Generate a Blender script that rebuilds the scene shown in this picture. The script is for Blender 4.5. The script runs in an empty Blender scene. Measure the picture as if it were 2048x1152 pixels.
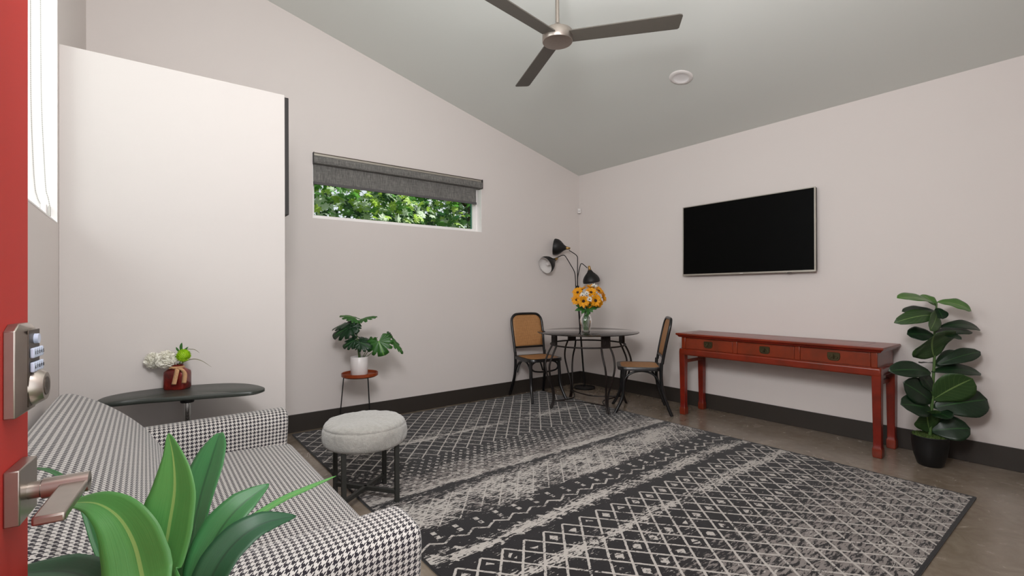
import bpy, bmesh, math, random
from mathutils import Vector, Matrix, noise as mnoise
random.seed(7)
PI = math.pi
sc = bpy.context.scene
COL = sc.collection
V = Vector

# ------------------------------------------------------------------ camera
FPX = 951.1
CAM = V((0, 0, 1.2))
YAW, PITCH, ROLL = 0.656979, 0.0067966, -0.0067031
_f = V((math.sin(YAW) * math.cos(PITCH), math.cos(YAW) * math.cos(PITCH), math.sin(PITCH)))
_r = V((math.cos(YAW), -math.sin(YAW), 0))
_u = _r.cross(_f)
RT = math.cos(ROLL) * _r + math.sin(ROLL) * _u
UP = -math.sin(ROLL) * _r + math.cos(ROLL) * _u
FW = _f
cam_d = bpy.data.cameras.new('camera')
cam = bpy.data.objects.new('camera', cam_d)
COL.objects.link(cam)
M = Matrix((RT, UP, -FW)).transposed().to_4x4()
M.translation = CAM
cam.matrix_world = M
cam_d.sensor_fit = 'HORIZONTAL'
cam_d.sensor_width = 36.0
cam_d.lens = 36.0 * FPX / 2048.0
cam_d.clip_start = 0.05
sc.camera = cam

# ------------------------------------------------------------------ view + world + lights
sc.view_settings.view_transform = 'Standard'
sc.view_settings.look = 'None'
sc.view_settings.gamma = 1.0
sc.view_settings.exposure = 0.0
sc.view_settings.use_curve_mapping = False
W = bpy.data.worlds.new('sky')
sc.world = W
W.use_nodes = True
wn = W.node_tree.nodes
wl = W.node_tree.links
bg = wn['Background']
sky = wn.new('ShaderNodeTexSky')
sky.sky_type = 'HOSEK_WILKIE'
sky.turbidity = 6.0
sky.ground_albedo = 0.4
sky.sun_direction = (0.6, -0.1, 0.75)
wmix = wn.new('ShaderNodeMixRGB')
wmix.inputs[0].default_value = 0.75
wmix.inputs[2].default_value = (0.92, 0.96, 1.0, 1)
wl.new(sky.outputs[0], wmix.inputs[1])
wl.new(wmix.outputs[0], bg.inputs[0])
bg.inputs[1].default_value = 1.15


def light(name, kind, loc, direction, energy, color=(1, 1, 1), size=(1, 1), spread=180):
    d = bpy.data.lights.new(name, kind)
    d.energy = energy
    d.color = color
    if kind == 'AREA':
        d.shape = 'RECTANGLE'
        d.size, d.size_y = size
        d.spread = math.radians(spread)
    o = bpy.data.objects.new(name, d)
    COL.objects.link(o)
    o.location = loc
    o.rotation_euler = V(direction).to_track_quat('-Z', 'Y').to_euler()
    return o


sun = light('sun', 'SUN', (3, 3, 8), (-0.6, 0.12, -0.75), 7.0, (1.0, 0.96, 0.88))
sun.data.angle = 0.02
# daylight at door and left window, two flash stand-ins, an added transom fill
light('daylight_door', 'AREA', (0.27, -0.55, 1.45), (-0.05, 1, -0.1), 9, (0.97, 0.985, 1.0), (1.0, 1.6))
light('daylight_left_window', 'AREA', (-1.5, 2.3, 2.60), (1, 0.05, -0.05), 34, (0.97, 0.985, 1.0), (1.6, 1.6))
light('flash', 'AREA', (0.15, 0.42, 2.3), (1.0, 0.75, -0.1), 60, (0.985, 0.985, 1.0), (0.6, 0.6))
light('flash_bounce', 'AREA', (1.0, 0.75, 2.0), (-0.1, 0.15, 1), 30, (0.985, 0.985, 1.0), (1.8, 1.3))
light('transom_fill', 'AREA', (0.65, -0.45, 3.0), (0.05, 1, -0.05), 9, (0.97, 0.985, 1.0), (1.5, 1.0))  # fill lamp added outside the unseen high opening


# ------------------------------------------------------------------ helpers
def P(px, py, depth):
    """world point seen at image position (px,py) at a distance along the view axis"""
    return CAM + depth * (FW + (px - 1024) / FPX * RT - (py - 576) / FPX * UP)


def lin(c):
    if isinstance(c, str):
        c = tuple(int(c[i:i + 2], 16) for i in (0, 2, 4))
    o = []
    for v in c[:3]:
        v = v / 255.0
        o.append(v / 12.92 if v <= 0.04045 else ((v + 0.055) / 1.055) ** 2.4)
    return (o[0], o[1], o[2], 1.0)


class NT:
    """small node-tree writer"""

    def __init__(s, name):
        s.m = bpy.data.materials.new(name)
        s.m.use_nodes = True
        s.n = s.m.node_tree.nodes
        s.l = s.m.node_tree.links
        s.b = s.n['Principled BSDF']
        s.out = s.n['Material Output']

    def add(s, t, **kw):
        n = s.n.new(t)
        for k, v in kw.items():
            setattr(n, k, v)
        return n

    def put(s, sock, v):
        if hasattr(v, 'is_output') or isinstance(v, bpy.types.NodeSocket):
            s.l.new(v, sock)
        else:
            sock.default_value = v

    def math(s, op, a, b=0.0, c=0.0):
        n = s.add('ShaderNodeMath', operation=op)
        s.put(n.inputs[0], a)
        s.put(n.inputs[1], b)
        if len(n.inputs) > 2:
            s.put(n.inputs[2], c)
        return n.outputs[0]

    def mix(s, f, a, b, mode='MIX'):
        n = s.add('ShaderNodeMixRGB', blend_type=mode)
        s.put(n.inputs[0], f)
        s.put(n.inputs[1], a)
        s.put(n.inputs[2], b)
        return n.outputs[0]

    def coords(s, kind='Object', scale=(1, 1, 1)):
        t = s.add('ShaderNodeTexCoord')
        mp = s.add('ShaderNodeMapping')
        mp.inputs['Scale'].default_value = scale
        s.l.new(t.outputs[kind], mp.inputs[0])
        return mp.outputs[0]

    def noise(s, scale=5, detail=4, rough=0.5, vec=None, distort=0.0):
        n = s.add('ShaderNodeTexNoise')
        n.inputs['Scale'].default_value = scale
        n.inputs['Detail'].default_value = detail
        n.inputs['Roughness'].default_value = rough
        n.inputs['Distortion'].default_value = distort
        s.l.new(vec if vec is not None else s.coords(), n.inputs['Vector'])
        return n.outputs[0]

    def ramp(s, fac, stops, interp='LINEAR'):
        n = s.add('ShaderNodeValToRGB')
        cr = n.color_ramp
        cr.interpolation = interp
        while len(cr.elements) < len(stops):
            cr.elements.new(0.5)
        for e, (p, c) in zip(cr.elements, stops):
            e.position = p
            e.color = c if len(c) == 4 else (*c, 1)
        s.l.new(fac, n.inputs[0])
        return n.outputs[0]

    def bump(s, h, strength=0.2, dist=0.01):
        n = s.add('ShaderNodeBump')
        n.inputs['Strength'].default_value = strength
        n.inputs['Distance'].default_value = dist
        s.l.new(h, n.inputs['Height'])
        s.l.new(n.outputs[0], s.b.inputs['Normal'])

    def set(s, **kw):
        names = dict(color='Base Color', rough='Roughness', metal='Metallic', spec='Specular IOR Level', trans='Transmission Weight',
                     ior='IOR', sheen='Sheen Weight', coat='Coat Weight', coat_rough='Coat Roughness', sub='Subsurface Weight',
                     alpha='Alpha')
        for k, v in kw.items():
            s.put(s.b.inputs[names[k]], v)
        return s


def simple(name, col, rough=0.5, metal=0.0, var=0.06, nscale=12, bump=0.0, bscale=60, **kw):
    t = NT(name)
    c = lin(col)
    n = t.noise(nscale, 4)
    a = tuple(max(0, x * (1 - var)) for x in c[:3]) + (1,)
    b = tuple(min(1, x * (1 + var)) for x in c[:3]) + (1,)
    t.set(color=t.mix(n, a, b), rough=rough, metal=metal, **kw)
    if bump:
        t.bump(t.noise(bscale, 4), bump, 0.004)
    return t.m


MB_UVN = 'UVMap'


class MB:
    """collects geometry of one mesh"""

    def __init__(s):
        s.v = []
        s.f = []
        s.uv = []   # per face list of uv tuples or None
        s.mi = []

    def face(s, idx, uv=None, mi=0):
        s.f.append(tuple(idx))
        s.uv.append(uv)
        s.mi.append(mi)

    def pts(s, pts):
        b = len(s.v)
        s.v.extend(V(p) for p in pts)
        return b

    def box(s, lo, hi, mat=None, mi=0):
        x0, y0, z0 = lo
        x1, y1, z1 = hi
        p = [V(q) for q in ((x0, y0, z0), (x1, y0, z0), (x1, y1, z0), (x0, y1, z0), (x0, y0, z1), (x1, y0, z1), (x1, y1, z1), (x0, y1, z1))]
        if mat is not None:
            p = [mat @ q for q in p]
        b = s.pts(p)
        for q in ((0, 3, 2, 1), (4, 5, 6, 7), (0, 1, 5, 4), (1, 2, 6, 5), (2, 3, 7, 6), (3, 0, 4, 7)):
            s.face([b + i for i in q], mi=mi)
        return s

    def grid(s, rows, closed_u=False, closed_v=False, uvs=None, flip=False, mi=0):
        """rows: list of lists of points"""
        n, m = len(rows), len(rows[0])
        b = s.pts([p for r in rows for p in r])
        for i in range(n if closed_u else n - 1):
            for j in range(m if closed_v else m - 1):
                i2, j2 = (i + 1) % n, (j + 1) % m
                q = [b + i * m + j, b + i * m + j2, b + i2 * m + j2, b + i2 * m + j]
                u = None
                if uvs:
                    jj, ii = j + 1, i + 1
                    u = [uvs(i, j), uvs(i, jj), uvs(ii, jj), uvs(ii, j)]
                if flip:
                    q.reverse()
                    if u:
                        u.reverse()
                s.face(q, u, mi)
        return b

    def cap(s, idx, flip=False, uv=None, mi=0):
        idx = list(idx)
        if flip:
            idx.reverse()
            if uv:
                uv = uv[::-1]
        s.face(idx, uv, mi)

    def tube(s, path, r, n=10, caps=True, up=None, sx=1.0, sy=1.0):
        path = [V(p) for p in path]
        m = len(path)
        rr = r if isinstance(r, (list, tuple)) else [r] * m
        rows = []
        prev = None
        for i, p in enumerate(path):
            t = (path[min(i + 1, m - 1)] - path[max(i - 1, 0)])
            if t.length < 1e-9:
                t = V((0, 0, 1))
            t.normalize()
            if prev is None:
                a = V(up) if up else (V((0, 0, 1)) if abs(t.z) < 0.9 else V((1, 0, 0)))
                nx = (a - t * a.dot(t)).normalized()
            else:
                nx = (prev - t * prev.dot(t))
                nx = nx.normalized() if nx.length > 1e-6 else t.orthogonal().normalized()
            prev = nx
            ny = t.cross(nx)
            rows.append([p + (nx * math.cos(2 * PI * k / n) * sx + ny * math.sin(2 * PI * k / n) * sy) * rr[i] for k in range(n)])
        b = s.grid(rows, closed_v=True)
        if caps:
            s.cap([b + k for k in range(n)], True)
            s.cap([b + (m - 1) * n + k for k in range(n)])
        return s

    def lathe(s, prof, n=32, center=(0, 0, 0), mat=None, capb=True, capt=True, mi=0):
        c = V(center)
        rows = []
        for (r, z) in prof:
            row = []
            for k in range(n):
                a = 2 * PI * k / n
                q = V((r * math.cos(a), r * math.sin(a), z))
                q = (mat @ q) if mat is not None else q
                row.append(q + c)
            rows.append(row)
        b = s.grid(rows, closed_v=True, mi=mi)
        if capb and prof[0][0] > 1e-6:
            s.cap([b + k for k in range(n)], True, mi=mi)
        if capt and prof[-1][0] > 1e-6:
            s.cap([b + (len(prof) - 1) * n + k for k in range(n)], mi=mi)
        return s

    def build(s, name, mat, parent=None, smooth=True, loc=None, bevel=0.0, bseg=2, sub=0, angle=40, solid=0.0):
        me = bpy.data.meshes.new(name)
        me.from_pydata([tuple(p) for p in s.v], [], s.f)
        if any(u is not None for u in s.uv):
            uvl = me.uv_layers.new(name=MB_UVN)
            for poly, u in zip(me.polygons, s.uv):
                if u is not None:
                    for li, c in zip(poly.loop_indices, u):
                        uvl.data[li].uv = c
        mats = mat if isinstance(mat, (list, tuple)) else [mat]
        for m_ in mats:
            me.materials.append(m_)
        for poly, k in zip(me.polygons, s.mi):
            poly.material_index = k
        bm = bmesh.new()
        bm.from_mesh(me)
        bmesh.ops.remove_doubles(bm, verts=bm.verts, dist=1e-5)
        bmesh.ops.recalc_face_normals(bm, faces=bm.faces)
        bm.to_mesh(me)
        bm.free()
        if smooth:
            for poly in me.polygons:
                poly.use_smooth = True
            try:
                me.set_sharp_from_angle(angle=math.radians(angle))
            except Exception:
                pass
        o = bpy.data.objects.new(name, me)
        COL.objects.link(o)
        if parent is not None:
            o.parent = parent
        if loc is not None:
            o.location = loc
        if solid:
            md = o.modifiers.new('solid', 'SOLIDIFY')
            md.thickness = solid
            md.offset = 0
        if bevel:
            md = o.modifiers.new('bevel', 'BEVEL')
            md.width = bevel
            md.segments = bseg
            md.limit_method = 'ANGLE'
            md.angle_limit = math.radians(40)
        if sub:
            md = o.modifiers.new('sub', 'SUBSURF')
            md.levels = sub
            md.render_levels = sub
        return o


def smoothpath(pts, n=8):
    pts = [V(p) for p in pts]
    out = []
    for i in range(len(pts) - 1):
        p0 = pts[max(i - 1, 0)]
        p1, p2 = pts[i], pts[i + 1]
        p3 = pts[min(i + 2, len(pts) - 1)]
        for k in range(n):
            t = k / n
            out.append(0.5 * ((2 * p1) + (p2 - p0) * t + (2 * p0 - 5 * p1 + 4 * p2 - p3) * t * t + (3 * p1 - p0 - 3 * p2 + p3) * t ** 3))
    out.append(pts[-1])
    return out


def thing(name, label, cat, loc=(0, 0, 0), rz=0, group=None):
    o = bpy.data.objects.new(name, None)
    COL.objects.link(o)
    o.location = loc
    o.rotation_euler = (0, 0, rz)
    o.empty_display_size = 0.05
    return tag(o, label, cat, group)


def tag(o, label, cat, group=None, kind=None):
    o['label'] = label
    o['category'] = cat
    if group:
        o['group'] = group
    if kind:
        o['kind'] = kind
    return o


def struct(o, label=None, cat=None):
    o['kind'] = 'structure'
    if label:
        o['label'] = label
    if cat:
        o['category'] = cat
    return o


def copy_tree(o, parent=None):
    c = o.copy()
    COL.objects.link(c)
    if parent is not None:
        c.parent = parent
    for ch in list(o.children):
        copy_tree(ch, c)
    return c


# ------------------------------------------------------------------ materials
def wall_mat(name, col, rough=0.85):
    t = NT(name)
    c = lin(col)
    n = t.noise(1.2, 3)
    t.set(color=t.mix(n, tuple(x * 0.985 for x in c[:3]) + (1,), tuple(min(1, x * 1.015) for x in c[:3]) + (1,)), rough=rough, spec=0.3)
    t.bump(t.noise(220, 3), 0.08, 0.002)
    return t.m


M_wall = wall_mat('wall_paint', 'e0d8d4')
M_block = wall_mat('partition_paint', 'c8c1bd')
M_ceil = wall_mat('ceiling_paint', 'dbddd8')
M_base = simple('baseboard_paint', '332d28', 0.5, var=0.04)
M_white = simple('white_trim_paint', 'fbf7f5', 0.4, var=0.02)
M_vinyl = simple('window_vinyl', 'fbf7f5', 0.35, var=0.02)


def concrete():
    t = NT('polished_concrete')
    co = t.coords('Object')
    n1 = t.noise(1.4, 8, 0.6, co, 0.6)
    n2 = t.noise(9, 8, 0.65, co, 1.2)
    n3 = t.noise(60, 4, 0.6, co)
    f = t.math('ADD', t.math('MULTIPLY', n1, 0.55), t.math('MULTIPLY', n2, 0.45))
    c = t.ramp(f, [(0.30, lin('6d6051')), (0.48, lin('827465')), (0.58, lin('908274')), (0.80, lin('9c8f80'))])
    c = t.mix(t.math('MULTIPLY', n3, 0.25), c, lin('6f6354'))
    t.set(color=c, rough=t.math('MULTIPLY_ADD', n2, 0.18, 0.16), spec=0.45, coat=0.3, coat_rough=0.18)
    t.bump(n2, 0.04, 0.004)
    return t.m


M_floor = concrete()


def rug_mat():
    t = NT('distressed_rug')
    tc = t.add('ShaderNodeTexCoord')
    # tiny warp so woven lines wobble
    wv = t.add('ShaderNodeTexNoise')
    wv.inputs['Scale'].default_value = 45
    t.l.new(tc.outputs['Object'], wv.inputs['Vector'])
    wo = t.add('ShaderNodeVectorMath', operation='MULTIPLY_ADD')
    t.l.new(wv.outputs['Color'], wo.inputs[0])
    wo.inputs[1].default_value = (0.007, 0.007, 0)
    t.l.new(tc.outputs['Object'], wo.inputs[2])
    sp = t.add('ShaderNodeSeparateXYZ')
    t.l.new(wo.outputs[0], sp.inputs[0])
    x, y = sp.outputs[0], sp.outputs[1]
    m = t.math

    def band(a, b, w=0.012):
        """1 inside a<y<b with soft edges"""
        n = t.add('ShaderNodeMapRange', interpolation_type='SMOOTHSTEP')
        t.l.new(y, n.inputs[0])
        n.inputs[1].default_value = a - w
        n.inputs[2].default_value = a + w
        k = t.add('ShaderNodeMapRange', interpolation_type='SMOOTHSTEP')
        t.l.new(y, k.inputs[0])
        k.inputs[1].default_value = b - w
        k.inputs[2].default_value = b + w
        return m('SUBTRACT', n.outputs[0], k.outputs[0])

    # coordinates: object origin at world (0.98,0.54); pattern unit 0.125
    X0 = 1.066 - 0.98
    u = m('DIVIDE', m('SUBTRACT', x, X0), 0.125)

    def lattice(y0, hy, wid):
        v = m('DIVIDE', m('SUBTRACT', y, y0), hy)
        a = m('ABSOLUTE', m('SUBTRACT', m('FRACT', m('ADD', m('ADD', u, v), 0.5)), 0.5))
        b = m('ABSOLUTE', m('SUBTRACT', m('FRACT', m('ADD', m('SUBTRACT', u, v), 0.5)), 0.5))
        d = m('MINIMUM', a, b)
        return m('LESS_THAN', d, wid), v

    lat1, v1 = lattice(3.09 - 0.54, 0.148, 0.05)       # back field
    lat3, v3 = lattice(2.155 - 0.54, 0.148, 0.045)      # middle
    lat5, v5 = lattice(1.78 - 0.54, 0.148, 0.06)       # front field
    # star motifs in cell centres of front field
    def cell_blob(v, off, rx, ry):
        du = m('MULTIPLY', m('SUBTRACT', m('FRACT', m('ADD', u, off)), 0.5), 1.0 / rx)
        dv = m('MULTIPLY', m('SUBTRACT', m('FRACT', m('ADD', v, off)), 0.5), 1.0 / ry)
        return m('LESS_THAN', m('ADD', m('ABSOLUTE', du), m('ABSOLUTE', dv)), 1.0)
    star5 = m('MAXIMUM', cell_blob(v5, 0.5, 0.0001, 0.0001), cell_blob(m('ADD', v5, 0.5), 0.5, 0.2, 0.2))

    st = t.add('ShaderNodeMapping')
    st.inputs['Scale'].default_value = (26, 95, 1)
    t.l.new(tc.outputs['Object'], st.inputs[0])
    nz = t.noise(1.0, 5, 0.62, st.outputs[0], 0.3)                 # streaky weave
    st2 = t.add('ShaderNodeMapping')
    st2.inputs['Scale'].default_value = (3.2, 9, 1)
    t.l.new(tc.outputs['Object'], st2.inputs[0])
    big = t.noise(1.0, 3, 0.5, st2.outputs[0], 0.8)                # wear patches
    fine = t.noise(170, 3, 0.6, tc.outputs['Object'])
    nzb = m('ADD', m('MULTIPLY', m('SUBTRACT', nz, 0.5), 1.0), m('MULTIPLY', m('SUBTRACT', big, 0.5), 0.55))
    nzb = m('ADD', nzb, m('MULTIPLY', m('SUBTRACT', fine, 0.5), 0.12))

    # amount of light wear for each y
    yy = m('DIVIDE', y, 3.76)

    def Y(w):
        return (w - 0.54) / 3.76
    g = lambda v: (v, v, v, 1)
    wear = t.ramp(yy, [(Y(0.54), g(0.30)), (Y(0.70), g(0.40)), (Y(0.80), g(0.28)), (Y(0.95), g(0.40)), (Y(1.05), g(0.28)), (Y(1.25), g(0.34)), (Y(1.50), g(0.36)), (Y(1.57), g(0.54)),
                       (Y(1.64), g(0.34)), (Y(1.80), g(0.30)), (Y(1.87), g(0.56)), (Y(1.93), g(0.42)), (Y(1.97), g(0.32)), (Y(2.12), g(0.34)), (Y(2.18), g(0.47)),
                       (Y(2.40), g(0.52)), (Y(2.48), g(0.50)), (Y(2.55), g(0.40)), (Y(2.57), g(0.34)), (Y(2.60), g(0.56)), (Y(2.70), g(0.42)), (Y(3.05), g(0.36)), (Y(3.15), g(0.36)),
                       (Y(3.42), g(0.38)), (Y(3.47), g(0.48)), (Y(3.55), g(0.37)), (Y(4.3), g(0.34))][:32])
    light_w = m('GREATER_THAN', m('ADD', nzb, wear), 0.5)

    # thin lattice masks per zone
    z1 = band(3.09 - 0.54, 4.3, 0.003)
    z3 = band(2.155 - 0.54, 2.47 - 0.54, 0.003)
    z5 = band(-0.1, 1.78 - 0.54, 0.003)
    la = m('MAXIMUM', m('MULTIPLY', lat1, z1), m('MAXIMUM', m('MULTIPLY', lat3, z3), m('MULTIPLY', lat5, z5)))
    # lines broken by wear
    keep = m('GREATER_THAN', m('ADD', m('ADD', m('MULTIPLY', nz, 0.6), m('MULTIPLY', big, 0.4)), 0.085), 0.5)
    la = m('MULTIPLY', la, keep)
    stars = m('MULTIPLY', star5, m('MULTIPLY', z5, m('GREATER_THAN', big, 0.44)))
    stars = m('MULTIPLY', stars, m('GREATER_THAN', nz, 0.42))
    stars = m('MULTIPLY', stars, m('GREATER_THAN', y, 1.18 - 0.54))
    # scallops: slanting dotted herringbone between 2.6 and 3.09
    z2 = band(2.62 - 0.54, 3.09 - 0.54, 0.004)
    vs = m('DIVIDE', m('SUBTRACT', y, 2.62 - 0.54), 0.047)
    us = m('MULTIPLY', u, 2.0)
    rowi = m('FLOOR', vs)
    fu = m('SUBTRACT', m('FRACT', m('ADD', us, m('MULTIPLY', rowi, 0.5))), 0.5)
    fv = m('SUBTRACT', m('FRACT', vs), 0.5)
    dots = m('LESS_THAN', m('ADD', m('MULTIPLY', m('ABSOLUTE', fu), 2.6), m('MULTIPLY', m('ABSOLUTE', fv), 1.5)), 0.55)
    # dark hexagons at Y 2.08, cream crosses at 1.88
    hu = m('ABSOLUTE', m('SUBTRACT', m('FRACT', m('ADD', u, 0.0)), 0.0))
    hu = m('ABSOLUTE', m('SUBTRACT', m('FRACT', m('ADD', u, 0.0)), 0.5))
    hv = m('ABSOLUTE', m('DIVIDE', m('SUBTRACT', y, 2.078 - 0.54), 0.042))
    hexm = m('LESS_THAN', m('ADD', m('MULTIPLY', m('SUBTRACT', 0.5, hu), 1.7), m('MULTIPLY', hv, 0.62)), 0.78)
    # little square between hexagons
    sq = m('MULTIPLY', m('LESS_THAN', m('SUBTRACT', 0.5, hu), 0.0), 1.0)
    sq = m('MULTIPLY', m('LESS_THAN', hu, 0.10), m('LESS_THAN', m('ABSOLUTE', m('SUBTRACT', hv, 0.55)), 0.35))
    zz = m('LESS_THAN', m('ABSOLUTE', m('SUBTRACT', m('DIVIDE', m('SUBTRACT', y, 1.985 - 0.54), 0.06), m('MULTIPLY', hu, 1.4))), 0.13)
    xa = m('DIVIDE', m('SUBTRACT', y, 1.88 - 0.54), 0.075)
    cu = m('SUBTRACT', m('FRACT', m('ADD', u, 0.5)), 0.5)
    cr1 = m('LESS_THAN', m('ABSOLUTE', m('ADD', xa, m('MULTIPLY', cu, 2.0))), 0.22)
    cr2 = m('LESS_THAN', m('ABSOLUTE', xa), 0.8)
    cross = m('MULTIPLY', m('MULTIPLY', cr1, cr2), m('LESS_THAN', m('ABSOLUTE', cu), 0.34))
    mot = m('MAXIMUM', m('MULTIPLY', dots, z2), m('MAXIMUM', m('MULTIPLY', zz, band(1.97 - 0.54, 2.09 - 0.54, 0.003)), m('MAXIMUM', cross, m('MULTIPLY', sq, band(2.0 - 0.54, 2.14 - 0.54, 0.003)))))
    mot = m('MULTIPLY', mot, m('GREATER_THAN', m('ADD', m('MULTIPLY', nz, 0.7), m('MULTIPLY', big, 0.3)), 0.455))
    dark_hex = m('MULTIPLY', hexm, m('LESS_THAN', hv, 1.0))
    light_w = m('MULTIPLY', light_w, m('SUBTRACT', 1.0, m('MULTIPLY', dark_hex, m('GREATER_THAN', m('ADD', big, 0.2), 0.5))))
    lightm = m('MAXIMUM', m('MAXIMUM', la, mot), m('MAXIMUM', stars, light_w))

    dark = t.mix(fine, lin('141214'), lin('221f21'))
    # mid grey ground: front end and the pale bands
    gfac = t.ramp(yy, [(Y(0.54), g(0.85)), (Y(1.0), g(0.8)), (Y(1.22), g(0.55)), (Y(1.30), g(0.0)), (Y(2.13), g(0.0)), (Y(2.17), g(0.6)),
                       (Y(2.52), g(0.6)), (Y(2.55), g(0.0)), (Y(2.60), g(0.9)), (Y(2.80), g(0.75)), (Y(3.0), g(0.0)), (Y(4.3), g(0.0))])
    st3 = t.add('ShaderNodeMapping')
    st3.inputs['Scale'].default_value = (15, 62, 1)
    t.l.new(tc.outputs['Object'], st3.inputs[0])
    pz = t.noise(1.0, 6, 0.7, st3.outputs[0], 0.4)
    cellv = m('FRACT', m('ADD', m('FLOOR', m('ADD', u, v5)), m('FLOOR', m('SUBTRACT', u, v5))))
    gmask = m('LESS_THAN', m('ADD', m('MULTIPLY', pz, 0.9), 0.02), m('MULTIPLY_ADD', gfac, 0.27, 0.26))
    grey = t.mix(fine, lin('77706c'), lin('8f8783'))
    base = t.mix(m('MULTIPLY', gmask, m('GREATER_THAN', gfac, 0.02)), dark, grey)
    lightc = t.mix(fine, lin('a39d98'), lin('c9c2bb'))
    c = t.mix(lightm, base, lightc)
    # bound edges
    ex = m('MINIMUM', m('SUBTRACT', x, 0.004), m('SUBTRACT', 2.769, x))
    ey = m('MINIMUM', m('SUBTRACT', y, 0.006), m('SUBTRACT', 3.758, y))
    edge = m('LESS_THAN', m('MINIMUM', m('ADD', ex, 0.004), ey), 0.012)
    c = t.mix(edge, c, lin('1d1b1c'))
    t.set(color=c, rough=0.95, spec=0.1, sheen=0.2)
    t.bump(m('ADD', m('MULTIPLY', lightm, 0.3), fine), 0.35, 0.003)
    return t.m


M_rug = rug_mat()


def houndstooth():
    t = NT('houndstooth_weave')
    tc = t.add('ShaderNodeTexCoord')
    sp = t.add('ShaderNodeSeparateXYZ')
    t.l.new(tc.outputs['UV'], sp.inputs[0])
    m = t.math
    s = 1 / 0.0168
    a = m('MULTIPLY', sp.outputs[0], s)
    b = m('MULTIPLY', sp.outputs[1], s)
    wa = m('LESS_THAN', m('FRACT', a), 0.5)
    wb = m('LESS_THAN', m('FRACT', b), 0.5)
    tw = m('LESS_THAN', m('FRACT', m('MULTIPLY', m('ADD', a, b), 2.0)), 0.5)
    d = m('ADD', m('MULTIPLY', tw, wa), m('MULTIPLY', m('SUBTRACT', 1.0, tw), wb))
    n = t.noise(300, 2)
    darkc = t.mix(n, lin('1c191d'), lin('332f37'))
    lightc = t.mix(n, lin('b9b4af'), lin('d2cdc8'))
    t.set(color=t.mix(d, lightc, darkc), rough=0.9, spec=0.2, sheen=0.25)
    t.bump(m('ADD', d, m('MULTIPLY', n, 0.6)), 0.15, 0.002)
    return t.m


M_hound = houndstooth()


def red_lacquer(name='red_lacquer', top=False):
    t = NT(name)
    co = t.coords('Object', (1, 1, 1))
    n = t.noise(6, 6, 0.6, co, 0.5)
    gcoord = t.coords('Object', (2, 60, 40) if not top else (40, 2, 2))
    gr = t.noise(1.0, 5, 0.6, gcoord)
    c = t.ramp(n, [(0.25, lin('560c07')), (0.5, lin('7c1409')), (0.75, lin('92220d'))])
    c = t.mix(t.math('MULTIPLY', gr, 0.35), c, lin('4f110a'))
    # worn edges
    ge = t.add('ShaderNodeNewGeometry')
    pe = t.ramp(ge.outputs['Pointiness'], [(0.52, (0, 0, 0, 1)), (0.60, (1, 1, 1, 1))])
    c = t.mix(t.math('MULTIPLY', pe, 0.35), c, lin('9c5a2a'))
    t.set(color=c, rough=0.3, spec=0.5, coat=0.25, coat_rough=0.2)
    t.bump(gr, 0.05, 0.003)
    return t.m


M_red = red_lacquer()
M_redtop = red_lacquer('red_lacquer_top', True)
M_brass_old = simple('aged_bronze', '4f4630', 0.45, 0.85, 0.3, 90, 0.4, 150)
M_blackmetal = simple('black_metal', '0e0d0e', 0.45, 0.3)
M_bronze = simple('dark_bronze_iron', '1f1714', 0.5, 0.3, 0.15, 40)
M_blackwood = simple('black_lacquered_wood', '09090b', 0.3, 0.0, 0.2, 30, spec=0.6)
M_brass = simple('brushed_brass', 'b3905a', 0.32, 0.9)
M_nickel = simple('brushed_nickel', 'a89e96', 0.33, 0.95, 0.08, 60)
M_nickel_d = simple('satin_nickel_dark', '5a5048', 0.4, 0.8, 0.08, 60)
M_blade = simple('fan_blade_grey', '5b564f', 0.5, 0.15, 0.06, 20)
M_gunmetal = simple('gunmetal_grey', '3c3c39', 0.5, 0.5, 0.08, 50)
M_chrome = simple('chrome', 'cfcfcf', 0.12, 1.0)
M_screen = simple('tv_screen', '020202', 0.45, 0.0, 0.0, 5, spec=0.08)
M_silver = simple('silver_bezel', 'b9b2a8', 0.35, 0.6)
M_blackplastic = simple('black_plastic', '100e0e', 0.5)
M_whiteplastic = simple('white_plastic', 'e4dfdc', 0.4, var=0.02)
M_tabletop = simple('charcoal_laminate', '30342f', 0.4, 0.0, 0.1, 150)
M_doorred = simple('red_door_paint', 'bd2a22', 0.6, 0.0, 0.08, 2)
M_pot_w = simple('white_ceramic', 'e6e0de', 0.35, var=0.02)
M_pot_b = simple('black_pot', '0b0b0d', 0.5)
M_soil = simple('dark_soil', '2a1d16', 0.95, 0, 0.4, 60, 0.8, 80)
M_tray = simple('orange_wood_tray', '8a3a16', 0.35, 0, 0.25, 30)
M_button = simple('pale_blue_button', 'c3cbe0', 0.35)  # pale blue key colour
M_ink = simple('dark_print', '2a2c33', 0.6)
M_cord = simple('bead_chain', 'b9b6b0', 0.35)


def cane():
    t = NT('woven_cane')
    m = t.math
    tc = t.add('ShaderNodeTexCoord')
    sp = t.add('ShaderNodeSeparateXYZ')
    t.l.new(tc.outputs['UV'], sp.inputs[0])
    a, b = m('MULTIPLY', sp.outputs[0], 75), m('MULTIPLY', sp.outputs[1], 75)
    fa = m('ABSOLUTE', m('SUBTRACT', m('FRACT', a), 0.5))
    fb = m('ABSOLUTE', m('SUBTRACT', m('FRACT', b), 0.5))
    hole = m('LESS_THAN', m('ADD', m('MULTIPLY', fa, fa), m('MULTIPLY', fb, fb)), 0.045)
    n = t.noise(40, 4)
    c = t.mix(n, lin('a87445'), lin('c8925c'))
    c = t.mix(hole, c, lin('5e3d1e'))
    t.set(color=c, rough=0.6)
    t.bump(m('SUBTRACT', 1.0, hole), 0.3, 0.002)
    return t.m


M_cane = cane()


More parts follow.
